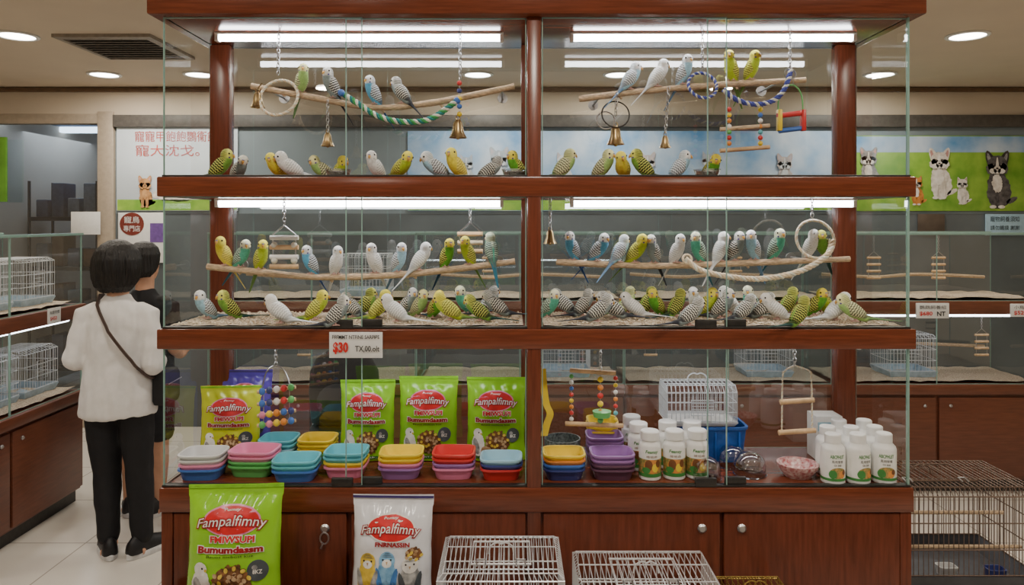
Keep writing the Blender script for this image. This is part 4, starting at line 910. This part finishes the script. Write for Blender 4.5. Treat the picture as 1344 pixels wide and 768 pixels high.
def bag(label,loc,w,h,th,rz,rx,m,seal,kind,group):
    t=thing('seed_bag',label,'bag',loc,rz,group,rx)
    def T(x,z):
        u=min(1,abs(x)/(w/2));v=z/h
        g=(.7+.3*min(1,v/.25)) if v<.25 else (1-.2*((v-.25)/.4) if v<.65 else max(.03,.8*(1-((v-.65)/.27)**1.8)) if v<.92 else .03)
        wr=.007*noise.noise(V((x*14,z*24,w*50)))+.0045*abs(noise.noise(V((x*38,z*28,h*9))))+(.0045*sin(x*150+3*sin(z*30))*max(0,1-abs(v-.86)/.1))
        return th*max(0,1-u**2.4)**.6*g+wr*(1-u**3)*(1 if v<.93 else .3)
    wf=lambda v:1-.035*sin(pi*min(1,v))+(.0 if v<.9 else .015)
    b=NB();nx,nz=34,48;rings=[]
    for j in range(nz+1):
        v=j/nz;z=h*v;fr=[];bk=[]
        for i in range(nx+1):
            x=-w/2+w*i/nx;xx=x*wf(v)+.002*noise.noise(V((v*9,x*3,w*7)))
            crimp=.0012*sin(v*h*900) if v>.93 else 0
            fr.append(V((xx,-T(x,z)-.0008-crimp,z+ (.004*noise.noise(V((x*12,z*9,3.3))) if j==nz else 0))));bk.append(V((xx,max(T(x,z),0)*.8+.0008-crimp,z)))
        rings.append(fr+bk[::-1][1:-1])
    loft(b,rings);ob('bag_body',b,m,t,False,ang=60)
    fn=lambda e:(lambda x,z:V((x*wf(z/h),-T(x,z)-.003-e,z)))
    b=NB();zz=.972
    for i in range(nx):
        x0=-w/2+w*i/nx;x1=x0+w/nx;poly(b,fn(0),[(x0,h*zz),(x1,h*zz),(x1,h*.995),(x0,h*.995)])
    ob('top_seal',b,seal,t,False)
    b=NB();disc(b,fn(.0003),0,h*.725,w*.31,h*.125,11 if kind=='g' else 1,36);disc(b,fn(.001),0,h*.725,w*.29,h*.112,0,36);ob('badge',b,ART,t,False)
    b=NB();text(b,'Fampalfimny',fn(.0018),w*.78,h*.105,0,h*.712,.2,.07,8,.25);text(b,'Fampalfimny',fn(.003),w*.75,h*.088,0,h*.715,.2,.005,1,.27);text(b,'Pomsy',fn(.002),w*.18,h*.028,0,h*.808,.2,.02,1);ob('brand_lettering',b,ART,t,False)
    b=NB()
    if kind!='w':
        text(b,'FMIWSUPI',fn(.001),w*.5,h*.068,w*.02,h*.578,0,.1,1);text(b,'FMIWSUPI',fn(.0016),w*.48,h*.055,w*.02,h*.578,0,.04,0)
        text(b,'Bumumdassm',fn(.001),w*.72,h*.07,0,h*.495,0,.1,1);text(b,'Bumumdassm',fn(.0016),w*.7,h*.056,0,h*.495,0,.05,8);text(b,'Bzuos mcbost kuz',fn(.001),w*.5,h*.02,0,h*.44,0,.005,5)
    else:text(b,'FNRNASSIN',fn(.001),w*.44,h*.042,w*.03,h*.585,0,.04,8)
    ob('product_lettering',b,ART,t,False)
    if kind!='w':
        b=NB();disc(b,fn(.0008),w*.03,h*.23,w*.2,h*.14,2,fur=.3);rk=random.Random(int(w*1e4))
        for k in range(46):
            a=k*2.4;q=math.sqrt((k+.5)/46);disc(b,fn(.0012+.00002*k),w*(.03+.2*q*cos(a)),h*(.23+.14*q*sin(a)),w*.028,h*.017,(2,9,7,9,2)[k%5],8,rk.uniform(0,3))
        ob('seed_picture',b,ART,t,False)
        b=NB();disc(b,fn(.0012),w*.3,h*.32,w*.11,h*.085,3);disc(b,fn(.0016),w*.27,h*.345,w*.03,h*.02,12);text(b,'8KZ',fn(.002),w*.1,h*.035,w*.3,h*.31,0,.02,1);ob('weight_badge',b,ART,t,False)
        b=NB();disc(b,fn(.0012),-w*.3,h*.2,w*.11,h*.14,1,fur=.1);disc(b,fn(.0016),-w*.31,h*.34,w*.075,h*.055,1,fur=.08);disc(b,fn(.002),-w*.29,h*.345,w*.012,h*.009,5);disc(b,fn(.002),-w*.25,h*.332,w*.015,h*.012,7);disc(b,fn(.002),-w*.33,h*.18,w*.05,h*.1,12,rot=.25,fur=.1);ob('bird_picture',b,ART,t,False)
        b=NB();disc(b,fn(.003),-w*.17,h*.12,w*.08,h*.07,9,fur=.15);ob('nut_picture',b,ART,t,False)
    else:
        for x,z,c in ((-.28,.27,7),(-.03,.29,10),(.26,.25,12)):
            b=NB();disc(b,fn(.0008),w*x,h*z,w*.13,h*.17,c,fur=.1);disc(b,fn(.0013),w*x,h*(z+.16),w*.1,h*.075,7 if x<-.1 else (10 if x<.1 else 1),fur=.06);disc(b,fn(.0016),w*x,h*(z+.135),w*.06,h*.035,1,fur=.1)
            for k in range(4):disc(b,fn(.0017),w*x,h*(z+.19+k*.011),w*(.08-.014*k),h*.0028,3,14)
            for sg in (-1,1):disc(b,fn(.002),w*(x+sg*.05),h*(z+.165),w*.011,h*.009,5);disc(b,fn(.0016),w*(x+sg*.09),h*(z-.02),w*.035,h*.12,6 if c==10 else (12 if c==7 else 3),rot=sg*-.25,fur=.1)
            poly(b,fn(.0022),[(w*(x-.014),h*(z+.15)),(w*(x+.014),h*(z+.15)),(w*x,h*(z+.12))],9);ob('bird_picture',b,ART,t,False)
        b=NB();disc(b,fn(.001),w*.3,h*.5,w*.1,h*.06,2,fur=.25)
        for k in range(14):
            q=math.sqrt((k+.5)/14);disc(b,fn(.0014+.00003*k),w*(.3+.1*q*cos(k*2.4)),h*(.5+.06*q*sin(k*2.4)),w*.024,h*.014,(9,7,2)[k%3],8,k)
        ob('seed_picture',b,ART,t,False)
    b=NB();disc(b,fn(.0008),0,h*.045,w*.4,h*.02,4);text(b,'NET WT 2.5kg',fn(.0014),w*.4,h*.02,0,h*.045,0,.01,1);ob('weight_strip',b,ART,t,False)
    return t
def sbag(px,d,w,h,m,seal,label,rz=0,kind='g',rx=-.06):return bag(label,V(((px-672)*d/F,d,ZS+.002)),w,h,.036,rz,rx,m,seal,kind,'seed bags in the cabinet')
sbag(302,2.51,.2,.25,BYEL,SEALG,'yellow-green seed bag at the left behind the dishes',.08)
sbag(482,2.52,.185,.268,BGRN,SEALG,'green seed bag, left one of three in a row',.03)
sbag(562,2.525,.2,.278,BGRN,SEALG,'green seed bag, middle one of three in a row',-.02)
sbag(651,2.52,.2,.276,BGRN,SEALG,'green seed bag by the centre post, right of three',-.04)
sbag(322,2.6,.18,.285,BPUR,SEALP,'purple seed bag mostly hidden behind the yellow-green bag',0)
BZ=.42;BB=.6
bag('large green seed bag standing outside the cabinet at left',V((W(306,0,2.12).x,2.12,BB)),.268,.335,.05,.05,-.1,BGRN,SEALG,'g','seed bags outside the cabinet')
bag('white seed bag with navy top standing outside the cabinet',V((W(514,0,2.12).x,2.12,BB)),.232,.305,.05,-.03,-.1,BWHT,SEALP,'w','seed bags outside the cabinet')
def bench(label,x0,x1,z):
    t=thing('low_bench',label,'bench',((x0+x1)/2,2.0,0));h=(x1-x0)/2
    ob('bench_top',box(-h,h,-.2,.235,z-.03,z,.004),WOODD,t,False)
    for sx in (-h+.05,h-.05):
        for sy in (-.17,.2):ob('leg',box(sx-.025,sx+.025,sy-.02,sy+.02,0,z-.03,.003),WOODP,t,False)
bench('wooden bench below the picture carrying the two outside seed bags',-1.04,-.24,BB)
bench('lower wooden bench below the picture carrying the wire cages',-.22,1.02,BZ)
cage('wire_cage','white wire cage with roof hatch in front of the cabinet',V((W(658,0,2.07).x,2.07,BZ)),0,.335,.27,.335,WIRES,PLM['lightblue'],.0145,.0014,.05,'cages in front of the cabinet',.012,.02,True,'top',.014)
cage('wire_cage','wide low silver wire cage right of the white one',V((W(848,0,2.06).x,2.06,BZ)),0,.385,.3,.288,WIRES,PLM['greywhite'],.0165,.0015,.05,'cages in front of the cabinet',.01,.015,True,'top',.008)
cage('wire_cage','gold wire cage, only its top showing at the bottom right',V((W(992,0,2.09).x,2.09,BZ)),0,.2,.22,.215,WIREG,PLM['greywhite'],.016,.0012,.04,'cages in front of the cabinet',.015,.02,True,'front',.006)
BT=mat('cage_tray_dark',C(60,62,70),.4)
rc=V((1.59,2.87,0))
cage('wire_cage','brown wire cage on the floor right of the cabinet, lower one',rc,0,.66,.36,.35,WIRED,BT,.02,.0019,.05,'brown cages at right',.0,.03,False)
cage('wire_cage','brown wire cage at right of the cabinet, upper one',rc+V((.0,0,.355)),0,.66,.36,.34,WIRED,BT,.018,.0017,.05,'brown cages at right',.025,.03,True,'top')
for ox,oy,col,lab in ((.22,-.1,'navy','small blue feeder cup inside the upper brown cage'),(.05,-.08,'greywhite','small grey feeder cup inside the upper brown cage')):
    t=thing('cage_feeder',lab,'feeder',rc+V((ox,oy,.365)));b=NB();loft(b,[se(.03,.02,24,0,5),se(.035,.026,24,.035,5),se(.031,.022,24,.035,5),se(.026,.018,24,.006,5)]);ob('cup',b,PLM[col],t,False)
for y,z,lab in ((.02,.56,'wooden rod perch inside the upper brown cage, higher one'),(-.08,.47,'wooden rod perch inside the upper brown cage, lower one')):
    b=NB();tube(b,[rc+V((-.33,y,z)),rc+V((.33,y,z))],.008,8);tag(ob('wooden_perch',b,BRANCH),lab,'perch')
# ================= people
SKIN=mat('skin',C(205,155,125),.55,0,.05,20);HAIR=mat('black_hair',C(26,22,20),.45,0,.45,160,.8,(1,1,.06));SHIRT=mat('white_shirt',C(228,225,222),.8,0,.03,30);TROU=mat('black_trousers',C(20,20,24),.8,0,.1,40);SHOE=mat('black_shoe',C(24,24,27),.5);SOLE=mat('white_sole',C(225,225,225),.6);STRAPM=mat('brown_strap',C(66,46,38),.5)
def el(bm,L,seg=24):return loft(bm,[[V((cx+rx*cos(2*pi*k/seg),cy+ry*sin(2*pi*k/seg),z)) for k in range(seg)] for z,cx,cy,rx,ry in L])
def limb(bm,pts,rs,seg=14):
    pts=[V(p) for p in pts];d0=(pts[0]-pts[1]).normalized();d1=(pts[-1]-pts[-2]).normalized()
    P=[pts[0]+d0*rs[0]*.8,pts[0]+d0*rs[0]*.5]+pts+[pts[-1]+d1*rs[-1]*.5,pts[-1]+d1*rs[-1]*.8];Rr=[rs[0]*.4,rs[0]*.8]+list(rs)+[rs[-1]*.8,rs[-1]*.4]
    return tube(bm,P,Rr,seg)
def remesh(bm,vox,name,m,parent,fold=0,it=4,fs=14,strand=0):
    me=bpy.data.meshes.new('tmp');bmesh.ops.recalc_face_normals(bm,faces=bm.faces);bm.to_mesh(me);bm.free();o=bpy.data.objects.new('tmp',me);COL.objects.link(o)
    r=o.modifiers.new('r','REMESH');r.mode='VOXEL';r.voxel_size=vox
    s=o.modifiers.new('s','SMOOTH');s.iterations=it;s.factor=.5
    dg=bpy.context.evaluated_depsgraph_get();m2=bpy.data.meshes.new_from_object(o.evaluated_get(dg));bpy.data.objects.remove(o)
    if fold:
        ns=[v.normal.copy() for v in m2.vertices]
        for v,nn in zip(m2.vertices,ns):
            p=v.co
            if strand:
                a=math.atan2(p.y,p.x);q=p+nn*(fold*(noise.noise(V((a*strand,p.z*4,1)))+.5*noise.noise(V((a*strand*2.3,p.z*7,4))))*min(1,max(.25,(1.6-p.z)/.12)))
                lo_=max(0,min(1,(1.43-p.z)/.08));q.z+=lo_*.016*noise.noise(V((a*9,0,2)))-lo_*.004
                v.co=q
            else:v.co=p+nn*(fold*(noise.noise(V((p.x*fs,p.y*fs,p.z*fs*.6)))+.6*noise.noise(V((p.x*fs*2.3,p.y*fs*2,p.z*fs*1.2+5)))))
    m2.materials.clear();m2.materials.append(m)
    for p in m2.polygons:p.use_smooth=True
    q=bpy.data.objects.new(name,m2);COL.objects.link(q);q.parent=parent;WM[q]=WM[parent];return q
def hand(bm,wr,dr,side,curl):
    wr=V(wr);dr=V(dr).normalized();sd=V(side);sd=(sd-dr*sd.dot(dr)).normalized();nm=dr.cross(sd)
    for k in range(4):
        o=sd*((k-1.5)*.019);tube(bm,[wr+o*.5,wr+dr*.045+o*.9,wr+dr*.085+o],[.014,.013,.011],8)
        L=(.058,.068,.074,.06)[k]
        a=wr+dr*.085+o;b=a+(dr*cos(curl*.5)+nm*sin(curl*.5))*L*.5;c=b+(dr*cos(curl*1.3)+nm*sin(curl*1.3))*L*.35;e=c+(dr*cos(curl*2)+nm*sin(curl*2))*L*.25
        tube(bm,[a,b,c,e],[.0095,.009,.0082,.006],8)
    a=wr+dr*.03+sd*.028;tube(bm,[wr+dr*.015+sd*.015,a,a+dr*.035+sd*.022+nm*.01,a+dr*.06+sd*.02+nm*.022],[.013,.012,.0095,.007],8)
def person(label,loc,rz,sc,arms,sleeve,legs,topm,botm,hair,hem,shoem):
    t=thing('person',label,'person',loc,rz);t.scale=(sc,)*3
    b=NB()
    el(b,[(.76,0,0,.12,.08),(.84,0,-.01,.135,.095),(.92,0,-.005,.13,.09),(1.02,0,0,.122,.085),(1.12,0,0,.132,.09),(1.2,0,0,.14,.085),(1.26,0,-.005,.11,.066),(1.305,0,-.005,.066,.055)])
    el(b,[(1.27,0,-.008,.055,.055),(1.33,0,0,.05,.052),(1.42,0,.005,.05,.055)])
    el(b,[(1.374,0,.055,.018,.015),(1.384,0,.045,.036,.038),(1.42,0,.022,.058,.07),(1.47,0,.008,.07,.088),(1.52,0,0,.074,.094),(1.56,0,-.005,.066,.084),(1.588,0,-.005,.04,.05),(1.597,0,-.005,.01,.012)])
    tube(b,[(0,.088,1.505),(0,.102,1.475),(0,.106,1.463),(0,.09,1.455)],[.007,.01,.013,.008],8)
    tube(b,[(-.02,.082,1.425),(0,.089,1.425),(.02,.082,1.425)],[.004,.008,.004],8)
    for s in (-1,1):ball(b,(s*.075,-.002,1.485),.01,.02,.03,10)
    for s,(sh,e,wv,hd) in zip((-1,1),arms):
        limb(b,[sh,V(sh).lerp(V(e),.5),e],[.042,.04,.035]);limb(b,[e,V(e).lerp(V(wv),.4),wv],[.035,.034,.024]);hand(b,wv,V(hd),V((-s*.6,.2,.9)),.5)
    for s,(hp,kn,an) in zip((-1,1),legs):
        limb(b,[hp,V(hp).lerp(V(kn),.5),kn],[.072,.066,.05]);limb(b,[kn,V(kn).lerp(V(an),.35),an],[.048,.05,.032])
        tube(b,[V(an)+V((0,-.04,-.05)),V(an)+V((s*.01,.05,-.05)),V(an)+V((s*.03,.13,-.065))],[.028,.03,.018],10)
    remesh(b,.0065,'body',SKIN,t,0,3)
    b=NB();el(b,[(hem,0,-.005,.18,.142),(hem+.02,0,-.005,.184,.146),(.8,0,-.005,.18,.142),(.88,0,-.005,.17,.13),(.98,0,-.003,.16,.118),(1.1,0,0,.164,.115),(1.18,0,-.003,.165,.107),(1.235,0,-.006,.148,.09),(1.275,0,-.008,.108,.074),(1.305,0,-.01,.07,.063),(1.325,0,-.008,.06,.058)])
    for s,(sh,e,wv,hd) in zip((-1,1),arms):
        sh=V(sh);e=V(e);wv=V(wv)
        if sleeve>.6:limb(b,[sh+V((-s*.05,0,.018)),sh,sh.lerp(e,.5),e],[.05,.056,.055,.05]);limb(b,[e,e.lerp(wv,.5),e.lerp(wv,.92)],[.05,.046,.038])
        else:limb(b,[sh+V((-s*.05,0,.018)),sh,sh.lerp(e,.75)],[.05,.057,.058])
    remesh(b,.007,'shirt',topm,t,.0105,5,13)
    b=NB();el(b,[(.73,0,-.005,.13,.1),(.79,0,-.008,.138,.1),(.85,0,-.006,.13,.092),(.88,0,-.004,.11,.08)])
    for s,(hp,kn,an) in zip((-1,1),legs):
        hp=V(hp);kn=V(kn);an=V(an);h2=hp-V((0,0,.06))
        if botm is TROU:limb(b,[h2,hp.lerp(kn,.5),kn],[.082,.082,.068]);limb(b,[kn,kn.lerp(an,.5),an+V((0,0,.02))],[.068,.061,.053])
        else:limb(b,[h2,hp.lerp(kn,.5),hp.lerp(kn,.85)],[.082,.084,.082])
    remesh(b,.008,'trousers' if botm is TROU else 'shorts',botm,t,.005,4)
    b=NB();el(b,hair)
    for v in b.verts:
        if v.co.z<1.53 and v.co.y>.035:v.co.y=.035+(v.co.y-.035)*.15
    remesh(b,.0045,'hair',HAIR,t,.007,3,40,14)
    for s in (-1,1):
        b=NB();ball(b,(s*.03,.083,1.487),.011,.008,.008,10);ob('eye',b,[EYE_M],t,False)
    for s,(hp,kn,an) in zip((-1,1),legs):
        M=Matrix.Translation((an[0],an[1],0))@Matrix.Rotation(rad(-s*30),4,'Z')
        b=NB();rings=[]
        for y,w_,h_,z0 in ((-.082,.012,.03,.03),(-.076,.03,.06,.028),(-.05,.037,.085,.026),(-.01,.038,.09,.026),(.04,.041,.066,.026),(.1,.046,.048,.026),(.145,.04,.036,.028),(.168,.014,.02,.03)):
            rings.append([M@V((w_*cos(2*pi*k/18),y,z0+(h_ if sin(2*pi*k/18)>0 else .01)*sin(2*pi*k/18)*(1 if sin(2*pi*k/18)>0 else .5))) for k in range(18)])
        loft(b,rings);so=ob('shoe',b,shoem,t,False,ang=60)
        b=NB();R=[]
        for z in (0,.004,.026,.03):
            k_=1.03 if 0<z<.03 else .98
            R.append([M@V((.046*k_*cos(2*pi*k/24)*(1+.12*sin(2*pi*k/24)),.044+.13*k_*sin(2*pi*k/24),z)) for k in range(24)])
        loft(b,R);ob('sole',b,SOLE,so,False)
    return t
bob=[(1.345,0,-.04,.04,.03),(1.352,0,-.037,.068,.048),(1.372,0,-.033,.094,.074),(1.405,0,-.025,.109,.096),(1.455,0,-.017,.118,.112),(1.505,0,-.011,.115,.117),(1.55,0,-.01,.098,.106),(1.58,0,-.01,.072,.08),(1.6,0,-.01,.04,.045),(1.606,0,-.01,.01,.01)]
armA=[((-.152,-.005,1.225),(-.198,-.05,.995),(-.12,.2,1.0),(.5,.8,.15)),((.152,-.005,1.225),(.192,-.05,.97),(.12,.2,.96),(-.5,.8,.15))]
legA=[((-.085,0,.8),(-.06,.01,.43),(-.04,-.01,.08)),((.085,0,.8),(.1,.01,.43),(.125,-.01,.08))]
PA=W(155,0,3.77)
person('woman with black bob in white shirt and black trousers, seen from behind',(PA.x,3.77,0),rad(4),1.0,armA,1,legA,SHIRT,TROU,bob,.715,SHOE)
t=thing('crossbody_bag','dark crossbody bag with brown strap worn over the white shirt','bag',(PA.x,3.77,0),rad(4))
RXY=lambda z:(.172,.126) if z<1.18 else (.165-(z-1.18)*.6,.112-(z-1.18)*.33)
pts=[]
for s in (-1,1):
    seq=[]
    for k in range(17):
        q=k/16;x=-.085+.264*q;z=1.305-.40*q;rx,ry=RXY(z);y=(ry+.017+(.012 if z<1 else 0))*math.sqrt(max(0,1-min(1,(x/(rx+.016)))**2))-.004
        if k==0:y=max(y*.3,.01)
        seq.append(V((x,s*y,z)))
    pts+=seq if s<0 else seq[::-1]
pts[0].z+=.012;pts[-1].z+=.012
b=NB();tube(b,pts,.015,8,True,sq=(1.0,.5));ob('strap',b,STRAPM,t,False)
b=NB();loft(b,[se(.04,.085,24,.76,4),se(.046,.095,24,.78,4),se(.046,.095,24,.9,4),se(.036,.085,24,.925,4)]);b.transform(Matrix.Translation((.216,.06,0)));ob('bag_body',b,TEE,t,False)
b=NB();tube(b,[(.263,-.03,.87),(.263,.14,.87)],.003,6);ob('zip',b,METAL,t,False)
short=[(1.4,0,-.055,.06,.045),(1.43,0,-.04,.085,.07),(1.48,0,-.022,.09,.09),(1.53,0,-.012,.09,.1),(1.57,0,-.01,.075,.085),(1.598,0,-.008,.045,.05),(1.606,0,-.008,.01,.01)]
armB=[((-.155,-.005,1.225),(-.19,-.02,.98),(-.1,.2,.9),(.2,.8,.2)),((.155,-.005,1.225),(.19,-.02,.98),(.1,.2,.9),(-.2,.8,.2))]
legB=[((-.085,0,.8),(-.09,.01,.43),(-.09,-.01,.08)),((.085,0,.8),(.09,.01,.43),(.095,-.01,.08))]
PB=W(190,0,4.3)
person('person in black tee and shorts, mostly hidden behind the white-shirted woman',(PB.x,4.3,0),rad(-5),.985,armB,0,legB,TEE,mat('dark_shorts',C(28,28,34),.8),short,.70,SHOE)
print('objects',len(bpy.data.objects))
